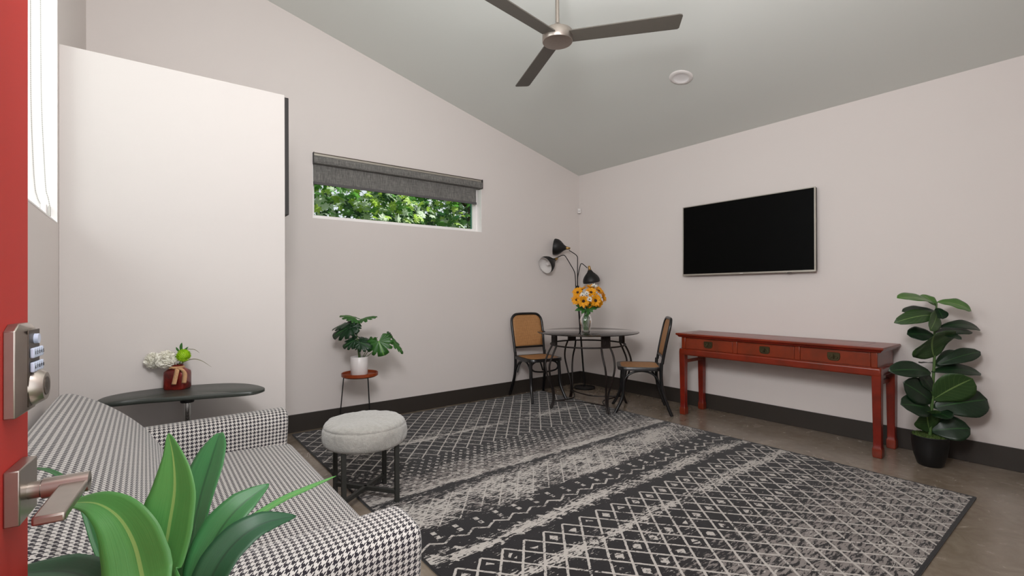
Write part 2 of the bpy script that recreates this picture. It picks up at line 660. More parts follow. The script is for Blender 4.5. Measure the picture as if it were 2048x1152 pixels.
def fur():
    t = NT('grey_plush_fur')
    n = t.noise(55, 6, 0.7)
    n2 = t.noise(4, 2)
    c = t.mix(n, lin('7f7b75'), lin('b8b4ad'))
    c = t.mix(t.math('MULTIPLY', n2, 0.3), c, lin('cfccc4'))
    t.set(color=c, rough=1.0, spec=0.05, sheen=0.6)
    t.bump(n, 0.9, 0.008)
    return t.m


M_fur = fur()


def blind():
    t = NT('grey_blind_fabric')
    n = t.noise(1.0, 5, 0.7, t.coords('Object', (260, 260, 18)))
    n2 = t.noise(1.0, 4, 0.7, t.coords('Object', (14, 14, 300)))
    f = t.math('ADD', t.math('MULTIPLY', n, 0.65), t.math('MULTIPLY', n2, 0.35))
    t.set(color=t.ramp(f, [(0.35, lin('4c4a48')), (0.5, lin('6f6d6a')), (0.65, lin('98958f'))]), rough=0.9)
    t.bump(f, 0.2, 0.001)
    return t.m


M_blind = blind()
M_blindhem = simple('blind_hem', '5c595a', 0.8)


def leafmat(name, c1, c2, rough=0.4, vein=None, scale=8, trans=0.0, spec=0.5):
    t = NT(name)
    n = t.noise(scale, 4, 0.6)
    c = t.mix(n, lin(c1), lin(c2))
    if vein:
        tc = t.add('ShaderNodeTexCoord')
        sp = t.add('ShaderNodeSeparateXYZ')
        t.l.new(tc.outputs['UV'], sp.inputs[0])
        m = t.math
        du = m('ABSOLUTE', m('SUBTRACT', sp.outputs[0], 0.5))
        mid = m('LESS_THAN', du, 0.022)
        c = t.mix(m('MULTIPLY', mid, 0.8), c, lin(vein))
        # faint parallel/side veins
        sv = m('FRACT', m('MULTIPLY', m('SUBTRACT', sp.outputs[1], m('MULTIPLY', du, 0.6)), 9.0))
        sv = m('LESS_THAN', sv, 0.07)
        c = t.mix(m('MULTIPLY', sv, 0.22), c, lin(vein))
    t.set(color=c, rough=rough, spec=spec)
    if trans:
        tr = t.add('ShaderNodeBsdfTranslucent')
        t.l.new(c, tr.inputs[0])
        mx = t.add('ShaderNodeMixShader')
        mx.inputs[0].default_value = trans
        t.l.new(t.b.outputs[0], mx.inputs[1])
        t.l.new(tr.outputs[0], mx.inputs[2])
        t.l.new(mx.outputs[0], t.out.inputs[0])
    return t.m


def bladeleaf(name, c1, c2, vein):
    t = NT(name)
    tc = t.add('ShaderNodeTexCoord')
    sp = t.add('ShaderNodeSeparateXYZ')
    t.l.new(tc.outputs['UV'], sp.inputs[0])
    m = t.math
    stv = t.add('ShaderNodeMapping')
    stv.inputs['Scale'].default_value = (60, 3, 1)
    t.l.new(tc.outputs['UV'], stv.inputs[0])
    n = t.noise(1.0, 4, 0.6, stv.outputs[0])
    c = t.mix(n, lin(c1), lin(c2))
    mid = m('LESS_THAN', m('ABSOLUTE', m('SUBTRACT', sp.outputs[0], 0.5)), 0.03)
    c = t.mix(m('MULTIPLY', mid, 0.75), c, lin(vein))
    t.set(color=c, rough=0.42, spec=0.45)
    t.bump(n, 0.15, 0.002)
    return t.m


M_blade1 = bladeleaf('long_leaf_bright', '3a7436', '558f48', '87a35a')
M_blade2 = bladeleaf('long_leaf_deep', '265a33', '3f7a44', '224b2b')
M_blade3 = bladeleaf('long_leaf_dark', '173f29', '275836', '143724')
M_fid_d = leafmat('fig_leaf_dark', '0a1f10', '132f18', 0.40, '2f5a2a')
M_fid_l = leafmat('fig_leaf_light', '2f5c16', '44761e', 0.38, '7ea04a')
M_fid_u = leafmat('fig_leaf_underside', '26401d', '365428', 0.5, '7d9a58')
M_mon_d = leafmat('monstera_dark', '0f2a17', '193d20', 0.38, '3d6a3a')
M_mon_l = leafmat('monstera_light', '22511a', '336824', 0.38, '6b9a48')
M_stem = simple('green_stem', '4c6a33', 0.5, 0, 0.15, 20)
M_cane_stem = simple('brown_stem', '6a5a3c', 0.7, 0, 0.25, 30)
M_moss = simple('green_moss', '5a7038', 0.95, 0, 0.4, 70, 0.9, 90)
M_maple = [leafmat('maple_leaf_%s' % nme, a, b, 0.45, None, 5, 0.45) for nme, a, b in
           (('green', '4f8a38', '6da84a'), ('lime', '9cc444', 'c0de66'), ('pale', 'b5cfa8', 'e8f2e2'), ('deep', '234c28', '35683a'))]
M_bark = simple('tree_bark', '4a3d30', 0.9, 0, 0.3, 20, 0.6, 20)
M_teal = simple('teal_post', '1f7a6a', 0.6)
M_petal_y = leafmat('sunflower_petal', 'e88a06', 'ffc018', 0.6, None, 20, 0.2)
M_petal_w = leafmat('white_petal', 'f2efe2', 'fffdf5', 0.7, None, 20, 0.3)
M_flower_c = simple('flower_brown_centre', '3a2012', 0.9, 0, 0.4, 120, 0.6, 120)
M_lime = leafmat('lime_mum_petal', '8fc210', 'bde02e', 0.6, None, 30, 0.25)
M_flleaf = leafmat('bouquet_leaf', '1f4f1c', '35702a', 0.5, '6b9a48')
M_grass = simple('brown_grass_blade', '6e6a45', 0.6)
M_ribbon = simple('burlap_ribbon', 'b98f68', 0.9, 0, 0.25, 160, 0.5, 200)


def redglass():
    t = NT('red_mercury_glass')
    n = t.noise(14, 6, 0.65, None, 0.6)
    c = t.ramp(n, [(0.3, lin('2e100c')), (0.48, lin('6e1a15')), (0.6, lin('8a2a20')), (0.75, lin('4c4330'))])
    t.set(color=c, rough=0.28, metal=0.35, spec=0.6, coat=0.4)
    t.bump(n, 0.25, 0.003)
    return t.m


M_redglass = redglass()


def tinted(name, tint, gloss_rough=0.02, weight=0.12, ior=1.45):
    t = NT(name)
    t.n.remove(t.b)
    tr = t.add('ShaderNodeBsdfTransparent')
    tr.inputs[0].default_value = tint
    gl = t.add('ShaderNodeBsdfGlossy')
    gl.inputs['Roughness'].default_value = gloss_rough
    gl.inputs[0].default_value = (1, 1, 1, 1)
    fr = t.add('ShaderNodeFresnel')
    fr.inputs[0].default_value = ior
    mx = t.add('ShaderNodeMixShader')
    t.l.new(t.math('MINIMUM', t.math('ADD', fr.outputs[0], weight * 0.1), 1.0), mx.inputs[0])
    t.l.new(tr.outputs[0], mx.inputs[1])
    t.l.new(gl.outputs[0], mx.inputs[2])
    t.l.new(mx.outputs[0], t.out.inputs[0])
    return t.m


M_smoke = tinted('smoked_glass', (0.52, 0.46, 0.42, 1))
M_pane = tinted('window_glass', (0.96, 0.98, 0.97, 1), 0.0, 0.0, 1.2)


def clear_glass():
    t = NT('clear_glass')
    t.set(color=(0.97, 0.99, 0.98, 1), rough=0.02, trans=1.0, ior=1.35)
    return t.m


M_vase = tinted('clear_vase_glass', (0.90, 0.93, 0.92, 1), 0.03, 0.5, 1.35)

# ------------------------------------------------------------------ room shell
XL, XR, YF, YB = -0.323, 4.516, 0.03, 4.399
SL = 0.257
TH = 0.16


def ceil_z(x):
    return 2.709 + SL * (XR - x)


def wall_panel(name, axis, const, thick, a0, a1, holes, top, mat, z0=0.0):
    """axis 'x': wall runs along X at Y=const; axis 'y': runs along Y at X=const. holes: (a0,a1,z0,z1)"""
    mb = MB()
    cuts = sorted(set([a0, a1] + [h[0] for h in holes] + [h[1] for h in holes]))
    for i in range(len(cuts) - 1):
        c0, c1 = cuts[i], cuts[i + 1]
        mid = (c0 + c1) / 2
        hs = sorted([(h[2], h[3]) for h in holes if h[0] < mid < h[1]])
        z = z0
        segs = []
        for (h0, h1) in hs:
            if h0 > z:
                segs.append((z, h0, False))
            z = h1
        segs.append((z, None, True))
        for (s0, s1, istop) in segs:
            t0 = top(c0) if istop else s1
            t1 = top(c1) if istop else s1
            if axis == 'x':
                p = [(c0, const, s0), (c1, const, s0), (c1, const + thick, s0), (c0, const + thick, s0),
                     (c0, const, t0), (c1, const, t1), (c1, const + thick, t1), (c0, const + thick, t0)]
            else:
                p = [(const, c0, s0), (const, c1, s0), (const + thick, c1, s0), (const + thick, c0, s0),
                     (const, c0, t0), (const, c1, t1), (const + thick, c1, t1), (const + thick, c0, t0)]
            b = mb.pts(p)
            for q in ((0, 3, 2, 1), (4, 5, 6, 7), (0, 1, 5, 4), (1, 2, 6, 5), (2, 3, 7, 6), (3, 0, 4, 7)):
                mb.face([b + k for k in q])
    o = mb.build(name, mat, smooth=False)
    return struct(o)


WIN_A = (1.173, 2.972, 1.86, 2.443)
struct(wall_panel('wall_back', 'x', YB, TH, XL - TH, XR + TH, [WIN_A], ceil_z, M_wall))
wall_panel('wall_right', 'y', XR, TH, YF - TH, YB, [], lambda y: ceil_z(XR), M_wall)
WIN_L = (1.35, 3.03, 1.527, 3.25)
wall_panel('wall_left', 'y', XL, -TH, YF - TH, YB, [WIN_L], lambda y: ceil_z(XL), M_wall)
DOOR_O = (-0.215, 0.715, 0.0, 2.08)
WIN_F = (1.6, 4.0, 1.05, 2.55)
FILL_WIN_T = (-0.1, 1.35, 2.40, 3.35)  # invented opening above the door, lets the fill lamp in
wall_panel('wall_front', 'x', YF, -TH, XL, XR, [DOOR_O, FILL_WIN_T], ceil_z, M_wall)

mb = MB()
x0, x1 = XL - TH, XR + TH
p = [(x0, YF - TH, ceil_z(x0)), (x1, YF - TH, ceil_z(x1)), (x1, YB + TH, ceil_z(x1)), (x0, YB + TH, ceil_z(x0))]
b = mb.pts(p + [(a, bb, c + 0.14) for a, bb, c in p])
for q in ((0, 3, 2, 1), (4, 5, 6, 7), (0, 1, 5, 4), (1, 2, 6, 5), (2, 3, 7, 6), (3, 0, 4, 7)):
    mb.face([b + k for k in q])
struct(mb.build('ceiling', M_ceil, smooth=False))

struct(MB().box((XL - TH, YF - TH, -0.1), (XR + TH, YB + TH, 0)).build('floor', M_floor, smooth=False))
g = MB().box((-14, -14, -0.3), (16, 16, -0.12)).build('ground', simple('garden_soil', '5c6048', 0.95, 0, 0.3, 3), smooth=False)
struct(g)

# partition block (lower than the ceiling)
BX, BY, BZ = 0.663, 3.077, 2.385
struct(MB().box((XL, BY, 0), (BX, YB, BZ)).build('wall_partition', M_block, smooth=False, bevel=0.003))

BH, BT = 0.1505, 0.014
struct(MB().box((BX, YB - BT, 0), (XR - BT, YB, BH)).build('baseboard_back', M_base, bevel=0.002))
struct(MB().box((XR - BT, YF, 0), (XR, YB, BH)).build('baseboard_right', M_base, bevel=0.002))
struct(MB().box((XL, YF + 0.04, 0), (XL + BT, BY, BH)).build('baseboard_left', M_base, bevel=0.002))
struct(MB().box((XL + BT, BY - BT, 0), (BX + BT, BY, BH)).box((BX, BY, 0), (BX + BT, YB - BT, BH)).build('baseboard_partition', M_base, bevel=0.002))
struct(MB().box((0.80, YF, 0), (XR - BT, YF + BT, BH)).build('baseboard_front', M_base, bevel=0.002))


def ring_frame(mb, axis, c0, c1, a0, a1, z0, z1, w):
    """rectangular frame of member width w between coordinates, c0..c1 across the wall"""
    def bx(a, b, zz0, zz1):
        if axis == 'x':
            mb.box((a, min(c0, c1), zz0), (b, max(c0, c1), zz1))
        else:
            mb.box((min(c0, c1), a, zz0), (max(c0, c1), b, zz1))
    bx(a0, a1, z0, z0 + w)
    bx(a0, a1, z1 - w, z1)
    bx(a0, a0 + w, z0 + w, z1 - w)
    bx(a1 - w, a1, z0 + w, z1 - w)
    return mb


# window in the back wall
wr = bpy.data.objects.new('window_1', None)
COL.objects.link(wr)
wr.location = (2.07, YB + 0.1, WIN_A[2])
struct(wr)
ox, oy, oz = wr.location


def rel(mbb, root):
    for q in mbb.v:
        q -= root.location
    return mbb


f = ring_frame(MB(), 'x', YB + 0.085, YB + TH - 0.01, WIN_A[0], WIN_A[1], WIN_A[2], WIN_A[3], 0.028)
rel(f, wr).build('window_frame', M_vinyl, wr, bevel=0.002)
f = ring_frame(MB(), 'x', YB + 0.105, YB + TH - 0.02, WIN_A[0] + 0.028, WIN_A[1] - 0.028, WIN_A[2] + 0.028, WIN_A[3] - 0.028, 0.014)
rel(f, wr).build('sash', M_vinyl, wr, bevel=0.002)
f = MB().box((WIN_A[0] + 0.04, YB + 0.120, WIN_A[2] + 0.04), (WIN_A[1] - 0.04, YB + 0.124, WIN_A[3] - 0.04))
rel(f, wr).build('pane', M_pane, wr, smooth=False)
f = MB().box((WIN_A[0], YB + 0.001, WIN_A[2]), (WIN_A[1], YB + 0.085, WIN_A[2] + 0.004)).box((WIN_A[1] - 0.004, YB + 0.001, WIN_A[2] + 0.004), (WIN_A[1], YB + 0.085, WIN_A[3]))
f.box((WIN_A[0], YB + 0.001, WIN_A[2] + 0.004), (WIN_A[0] + 0.004, YB + 0.085, WIN_A[3]))
rel(f, wr).build('window_reveal', M_white, wr, smooth=False)

# roller blind in that window
rb = thing('roller_blind', 'dark grey woven roller blind half lowered in the narrow horizontal window', 'blind', (2.07, YB - 0.002, WIN_A[3]))
xa, xb = WIN_A[0] + 0.004 - 2.07, WIN_A[1] - 0.012 - 2.07
mbv = MB()
# fabric wrapped cassette front: box with slightly rounded lower front
prof = [(-0.012, -0.032), (-0.030, -0.034), (-0.036, -0.045), (-0.036, -0.085), (-0.028, -0.098), (-0.012, -0.102), (0.05, -0.102), (0.05, -0.032)]
rows = [[V((x, y, z)) for (y, z) in prof] for x in (xa, xb)]
bb0 = mbv.grid(rows, closed_v=True)
mbv.cap([bb0 + k for k in range(8)])
mbv.cap([bb0 + 8 + k for k in range(8)], True)
mbv.build('cassette', M_blind, rb)
MB().box((xa, -0.020, -0.030), (xb, 0.05, -0.012)).build('head_rail', M_silver, rb, bevel=0.002)
MB().box((xa, -0.012, -0.010), (xb, 0.05, -0.002)).build('top_bracket', M_nickel_d, rb)
MB().box((xb, -0.036, -0.105), (xb + 0.008, 0.05, -0.004)).build('end_cap', M_blackplastic, rb, bevel=0.002)
MB().box((xa - 0.003, -0.036, -0.105), (xa, 0.05, -0.004)).build('end_cap', M_blackplastic, rb)
MB().box((xa + 0.01, 0.018, -0.255), (xb - 0.05, 0.0195, -0.10)).build('blind_fabric', M_blind, rb, smooth=False)
MB().box((xa + 0.008, 0.012, -0.278), (xb - 0.046, 0.026, -0.254)).build('hem_bar', M_blindhem, rb, bevel=0.003)

# left window: white reveal, frame, glass
wl_ = bpy.data.objects.new('window_2', None)
COL.objects.link(wl_)
wl_.location = (XL - 0.08, 2.2, WIN_L[2])
struct(wl_)
f = ring_frame(MB(), 'y', XL - 0.11, XL - TH + 0.005, WIN_L[0], WIN_L[1], WIN_L[2], WIN_L[3], 0.05)
rel(f, wl_).build('window_frame', M_vinyl, wl_, bevel=0.002)
f = MB().box((XL - 0.137, WIN_L[0] + 0.05, WIN_L[2] + 0.05), (XL - 0.133, WIN_L[1] - 0.05, WIN_L[3] - 0.05))
rel(f, wl_).build('pane', M_pane, wl_, smooth=False)
f = ring_frame(MB(), 'y', XL + 0.001, XL - 0.11, WIN_L[0], WIN_L[1], WIN_L[2], WIN_L[3], 0.006)
rel(f, wl_).build('window_reveal', simple('bright_white_reveal', 'f4f2f0', 0.4, var=0.01), wl_, smooth=False)

# bead chain of the left window's blind, looped to a clip on the jamb
ch = thing('blind_chain', 'white looped bead chain hanging in the tall left window beside the red door', 'blind chain', (XL - 0.05, 3.015, 1.57))
R0 = ch.location.copy()


def jamb(px, py):
    """point on the jamb plane Y=3.015"""
    d = FW + (px - 1024) / FPX * RT - (py - 576) / FPX * UP
    return CAM + d * (3.012 / d.y)


def chain(path, r, name):
    pts_ = smoothpath(path, 10)
    mbc = MB()
    mbc.tube(pts_, r * 0.35, 5)
    # beads
    L = 0
    nxt = 0
    for i in range(len(pts_) - 1):
        a, b_ = pts_[i], pts_[i + 1]
        seg = (b_ - a).length
        while nxt <= L + seg:
            q = a + (b_ - a) * ((nxt - L) / seg)
            b0 = mbc.pts([q + V(k) * r for k in ((1, 0, 0), (0, 1, 0), (-1, 0, 0), (0, -1, 0), (0, 0, 1), (0, 0, -1))])
            for (i1, i2) in ((0, 1), (1, 2), (2, 3), (3, 0)):
                mbc.face([b0 + i1, b0 + i2, b0 + 4])
                mbc.face([b0 + i2, b0 + i1, b0 + 5])
            nxt += r * 3.2
        L += seg
    return mbc.build(name, M_cord, ch)


chain([jamb(80, -160) - R0, jamb(81, 0) - R0, jamb(83, 200) - R0, jamb(89, 330) - R0, jamb(92, 378) - R0, jamb(97, 398) - R0, jamb(100, 414) - R0], 0.0028, 'chain_strand')
chain([jamb(60, -160) - R0, jamb(61, 0) - R0, jamb(62, 200) - R0, jamb(68, 350) - R0, jamb(74, 392) - R0, jamb(84, 412) - R0], 0.0028, 'chain_strand')
cp = jamb(92, 420) - R0
MB().box((cp.x - 0.018, cp.y - 0.012, cp.z - 0.028), (cp.x + 0.004, cp.y + 0.003, cp.z + 0.026)).build('chain_clip', M_whiteplastic, ch, bevel=0.004)
MB().box((cp.x + 0.008, cp.y - 0.010, cp.z - 0.028), (cp.x + 0.016, cp.y + 0.003, cp.z + 0.018)).build('clip_arm', M_cord, ch, bevel=0.002)

# unseen high opening behind the camera, added for the fill light
wt = bpy.data.objects.new('fill_window', None)
COL.objects.link(wt)
wt.location = (0.6, YF - 0.08, FILL_WIN_T[2])
struct(wt)
rel(ring_frame(MB(), 'x', YF - 0.08, YF - TH + 0.01, FILL_WIN_T[0], FILL_WIN_T[1], FILL_WIN_T[2], FILL_WIN_T[3], 0.04), wt).build('window_frame', M_vinyl, wt, bevel=0.002)

# ------------------------------------------------------------------ entrance door (open, red) with lock and lever
P0 = V((-0.133, 0.810, 0))
DANG = math.atan2(0.1, 0.995)          # door leans off the wall by this angle
droot = bpy.data.objects.new('door_1', None)
COL.objects.link(droot)
droot['kind'] = 'structure'
droot['label'] = 'red entrance door standing open at the left edge with nickel lock and lever'
droot['category'] = 'door'
# local frame: +Y towards latch edge, +X out of the face; origin on the face below the near edge of the rose
droot.location = P0
droot.rotation_euler = (0, 0, -DANG)
MB().box((-0.045, -0.80, 0.012), (0.0, 0.09, 2.06)).build('door_panel', M_doorred, droot, bevel=0.002)
MB().box((-0.026, 0.0895, 0.92), (-0.018, 0.0915, 1.0)).build('latch_plate', M_nickel, droot)
# lever
lv = MB().box((0, 0.0, 0.924), (0.0145, 0.066, 0.990)).build('lever_rose', M_nickel, droot, bevel=0.0015)
mbx = MB()
yc, zc = 0.033, 0.955
mbx.tube([(0.0145, yc, zc), (0.026, yc, zc)], 0.0105, 24)
mbx.tube([(0.026, yc, zc), (0.0275, yc, zc)], 0.0085, 24)
mbx.tube([(0.0275, yc, zc), (0.072, yc, zc)], 0.0125, 28)
mbx.build('lever_neck', M_nickel, droot)
mbx = MB()
mbx.box((0.044, yc - 0.118, zc - 0.005), (0.072, yc + 0.012, zc + 0.005))
mbx.build('lever_handle', M_nickel, droot, bevel=0.0025, bseg=3)
# key pad deadbolt
mbx = MB()
z0, z1 = 1.052, 1.158


def oct_row(x, i, zi):
    a, b_ = 0.0 + i, 0.068 - i
    c0, c1 = z0 + zi, z1 - zi
    k = 0.014
    return [V((x, a, c0 + 0.0)), V((x, b_ - k, c0)), V((x, b_, c0 + k)), V((x, b_, c1 - k)), V((x, b_ - k, c1 + 0.006)), V((x, a + k, c1 + 0.006)), V((x, a, c1 - 0.002))]


rows = [oct_row(0, 0, 0), oct_row(0.010, 0, 0), oct_row(0.018, 0.012, 0.006)]
b = mbx.grid(rows, closed_v=True)
mbx.cap([b + 14 + k for k in range(7)])
mbx.cap([b + k for k in range(7)], True)
kp = mbx.build('keypad_lock', M_nickel, droot, bevel=0.001)
MB().box((0.0178, 0.013, 1.062), (0.0190, 0.056, 1.156)).build('keypad_plate', M_nickel_d, droot, bevel=0.002)  # dark brown colour holds the shade on the lock face


def digit(ch_, y, z, par):
    c = bpy.data.curves.new('digit', 'FONT')
    c.body = ch_
    c.size = 0.0062
    c.align_x = 'CENTER'
    c.align_y = 'CENTER'
    c.extrude = 0.0002
    c.materials.append(M_ink)
    o = bpy.data.objects.new('digit', c)
    COL.objects.link(o)
    o.parent = par
    # text plane faces +X, reading direction +Y
    o.matrix_local = Matrix(((0, 0, 1, 0.0237), (1, 0, 0, y), (0, 1, 0, z), (0, 0, 0, 1)))
    return o


for r_i, (zz, row) in enumerate(((1.1275, '12345'), (1.110, '67890'))):
    for k, chh in enumerate(row):
        y = 0.0205 + k * 0.0078
        bt = MB().box((0.019, y - 0.0036, zz - 0.0062), (0.0232, y + 0.0036, zz + 0.0062)).build('keypad_button', M_button, droot, bevel=0.0014)
        digit(chh, y, zz, bt)
bt = MB()
bt.tube([(0.019, 0.036, 1.1445), (0.0232, 0.036, 1.1445)], 0.0062, 20)
bt.build('keypad_button', M_button, droot)
mbx = MB()
mbx.tube([(0.017, 0.036, 1.084), (0.020, 0.036, 1.084), (0.028, 0.036, 1.084), (0.030, 0.036, 1.084)], [0.0235, 0.023, 0.0185, 0.017], 32)
mbx.build('lock_cylinder', M_nickel, droot)
mbx = MB()
mbx.tube([(0.0298, 0.036, 1.084), (0.0306, 0.036, 1.084)], 0.0115, 24)
mbx.box((0.0304, 0.0350, 1.079), (0.0310, 0.0370, 1.089))
mbx.build('key_slot', M_nickel_d, droot)

# ------------------------------------------------------------------ rug
rug = MB().box((0, 0, 0), (2.773, 3.764, 0.011)).build('rug', M_rug, smooth=False, loc=(0.975, 0.54, 0.0005), bevel=0.003)
tag(rug, 'large black and grey distressed lattice rug lying on the concrete floor', 'rug')

# ------------------------------------------------------------------ sofa
SO = V((0.10, 1.93, 0))
sofa = thing('sofa', 'black and white houndstooth loveseat along the left wall behind the leafy plant', 'sofa', SO)


def extrude_profile(mb, prof, a0, a1, axis, nseg=24, round_r=0.0, nround=5, close=True, uoff=0.0, sweep=None):
    """prof: list of 2D points (closed loop). extruded along axis from a0 to a1; ends rounded by shrinking."""
    c = V((sum(p[0] for p in prof) / len(prof), sum(p[1] for p in prof) / len(prof)))
    n = len(prof)
    arc = [0]
    for i in range(n):
        d = V(prof[(i + 1) % n]) - V(prof[i])
        arc.append(arc[-1] + d.length)
    ts = []
    if round_r:
        for k in range(nround):
            th = PI / 2 * k / nround
            ts.append((a0 + round_r * (1 - math.sin(th)), None))
        ts = []
        for k in range(nround + 1):
            th = PI / 2 * (1 - k / nround)
            ts.append((a0 + round_r * (1 - math.sin(th)), 1))
    rows = []
    pos = []

    def inset(d):
        out = []
        for i in range(n):
            p0, p1, p2 = V(prof[i - 1]), V(prof[i]), V(prof[(i + 1) % n])
            e1, e2 = (p1 - p0), (p2 - p1)
            if e1.length < 1e-9:
                e1 = e2
            if e2.length < 1e-9:
                e2 = e1
            nn = V((-(e1.normalized().y + e2.normalized().y), e1.normalized().x + e2.normalized().x))
            nn = nn.normalized() if nn.length > 1e-6 else V((0, 0))
            out.append(p1 + nn * d)
        return out
    stations = []
    if round_r:
        for k in range(nround + 1):
            th = PI / 2 * k / nround
            stations.append((a0 + round_r * (1 - math.cos(PI / 2 - th)) if False else a0 + round_r * (1 - math.sin(th)), round_r * (1 - math.cos(th)) if False else round_r * (1 - math.cos(PI / 2 - th))))
        stations = [(a0 + round_r * (1 - math.cos(PI / 2 * k / nround)), round_r * (1 - math.sin(PI / 2 * k / nround))) for k in range(nround + 1)]
    else:
        stations = [(a0, 0)]
    for k in range(1, nseg):
        a = (a0 + round_r) + (a1 - a0 - 2 * round_r) * k / nseg
        stations.append((a, 0))
    if round_r:
        stations += [(a1 - round_r * (1 - math.cos(PI / 2 * k / nround)), round_r * (1 - math.sin(PI / 2 * k / nround))) for k in range(nround, -1, -1)]
    else:
        stations.append((a1, 0))
    along = [0]
    for i, (a, d) in enumerate(stations):
        pr_ = inset(d) if d > 1e-6 else [V(q) for q in prof]
        row = []
        for q in pr_:
            if axis == 'y':
                w_ = V((q.x, a, q.y))
            else:
                w_ = V((a, q.x, q.y))
            if sweep:
                w_ = sweep(w_)
            row.append(w_)
        rows.append(row)
        if i:
            da = a - stations[i - 1][0]
            dd = d - stations[i - 1][1]
            along.append(along[-1] + math.hypot(da, dd))
    bb_ = mb.grid(rows, closed_v=True, uvs=lambda i, j: (along[i] + uoff, arc[j]))
    for e, fl in ((0, False), (len(rows) - 1, True)):
        idx = [bb_ + e * n + k for k in range(n)]
        uv = [((q.y if axis == 'x' else q.x), q.z) for q in rows[e]]
        mb.cap(idx, fl, uv)
    return mb


def ccw(p):
    a = sum(p[i][0] * p[(i + 1) % len(p)][1] - p[(i + 1) % len(p)][0] * p[i][1] for i in range(len(p)))
    return p if a > 0 else p[::-1]


def dens(p, step=0.03):
    out = []
    for i in range(len(p)):
        a, b_ = V(p[i]), V(p[(i + 1) % len(p)])
        k = max(1, int((b_ - a).length / step))
        for j in range(k):
            out.append(tuple(a + (b_ - a) * j / k))
    return out


# world coords first, then shift
def S(mb):
    for q in mb.v:
        q -= SO
    return mb


# seat
sp_ = [tuple(q)[:2] for q in smoothpath([(-0.10, 0.44, 0), (0.10, 0.455, 0), (0.35, 0.455, 0), (0.52, 0.448, 0), (0.585, 0.425, 0), (0.605, 0.385, 0), (0.595, 0.33, 0)], 5)]
sp_ = sp_ + [(0.585, 0.26), (0.57, 0.25), (-0.10, 0.25)]
mbs = MB()
extrude_profile(mbs, ccw(sp_), 1.27, 2.62, 'y', 30, 0.0)
S(mbs).build('seat', M_hound, sofa, angle=60)
# frame below the seat
MB().box((-0.13 - SO.x, 1.20 - SO.y, 0.10), (0.555 - SO.x, 2.68 - SO.y, 0.26)).build('seat_frame', M_blackplastic, sofa, bevel=0.01)
# back: convex rounded profile
bp = [tuple(q)[:2] for q in smoothpath([(0.12, 0.42, 0), (0.075, 0.50, 0), (0.02, 0.585, 0), (-0.05, 0.665, 0), (-0.13, 0.733, 0), (-0.21, 0.782, 0), (-0.258, 0.796, 0), (-0.288, 0.775, 0), (-0.297, 0.72, 0)], 5)]
bp = bp + [(-0.297, 0.5), (-0.26, 0.14), (-0.05, 0.14), (0.0, 0.3)]
mbs = MB()
extrude_profile(mbs, ccw(bp), 1.10, 2.70, 'y', 36, 0.07, 7)
S(mbs).build('backrest', M_hound, sofa, angle=70)


# arms: profile in (y,z), extruded along x
def arm(y_in, y_out, x0, x1, flare, dz):
    s = 1 if y_out > y_in else -1
    w = abs(y_out - y_in)
    pts_ = [(y_in, 0.30), (y_in, 0.50), (y_in + s * 0.004, 0.55), (y_in + s * 0.02, 0.585), (y_in + s * 0.05, 0.603), (y_in + s * w * 0.55, 0.606),
            (y_out - s * 0.03, 0.598), (y_out - s * 0.006, 0.57), (y_out, 0.53), (y_out, 0.12), (y_in, 0.12)]
    prof = [tuple(q)[:2] for q in smoothpath([(a, b_, 0) for a, b_ in pts_[:-2]], 4)] + [(y_out - s * 0.01, 0.12), (y_in, 0.12)]
    m_ = MB()

    def sweep(q):
        # arms lean forward at the top and rise a little towards the front
        t_ = (q.x - x0) / (x1 - x0)
        k = max(0, (q.z - 0.3) / 0.3)
        return V((q.x + (0.0 if t_ < 0.7 else -0.02 * (1 - min(1, k)) * (t_ - 0.7) / 0.3), q.y + s * flare * k * t_, q.z + 0.004 * t_ * k + dz * min(1, k)))
    extrude_profile(m_, ccw(prof), x0, x1, 'x', 22, 0.02, 4, sweep=sweep)
    return S(m_).build('arm', M_hound, sofa, angle=70)


arm(2.58, 2.735, -0.18, 0.575, 0.0, 0.0)
arm(1.33, 1.125, -0.18, 0.578, 0.0, -0.016)
for (lx, ly) in ((0.52, 1.2), (0.52, 2.66), (-0.2, 1.2), (-0.2, 2.66)):
    MB().tube([(lx - SO.x, ly - SO.y, 0.0), (lx - SO.x, ly - SO.y, 0.13)], [0.014, 0.022], 16).build('leg', M_blackwood, sofa)

# ------------------------------------------------------------------ side table with half moon top
stb = V((0.165, 2.86, 0))
side = thing('side_table', 'charcoal half moon side table on a single post behind the sofa', 'table', stb)
mbx = MB()
ang = math.atan2(0, 1)
ZT = 0.715
# outline in world coordinates: bowed front, rounded ends, nearly straight back
outl = smoothpath([(-0.175, 2.86, 0), (-0.13, 2.79, 0), (-0.02, 2.775, 0), (0.12, 2.735, 0), (0.27, 2.69, 0), (0.39, 2.655, 0), (0.45, 2.66, 0), (0.485, 2.71, 0), (0.478, 2.79, 0), (0.43, 2.90, 0),
                   (0.34, 2.985, 0), (0.20, 3.035, 0), (0.05, 3.045, 0), (-0.09, 3.01, 0), (-0.165, 2.94, 0), (-0.175, 2.86, 0)], 4)[:-1]
n = len(outl)
cx = V((0.15, 2.86, 0))
rows = []
for (sc_, z) in ((0.0, ZT - 0.022), (0.96, ZT - 0.022), (1.0, ZT - 0.017), (1.0, ZT - 0.005), (0.97, ZT), (0.0, ZT)):
    rows.append([V((cx.x + (q.x - cx.x) * sc_ - stb.x, cx.y + (q.y - cx.y) * sc_ - stb.y, z)) for q in outl])
mbx.grid(rows, closed_v=True)
mbx.build('tabletop', M_tabletop, side, angle=50)
MB().tube([(0, 0, 0.02), (0, 0, ZT - 0.045)], 0.0155, 20).build('post', M_chrome, side)
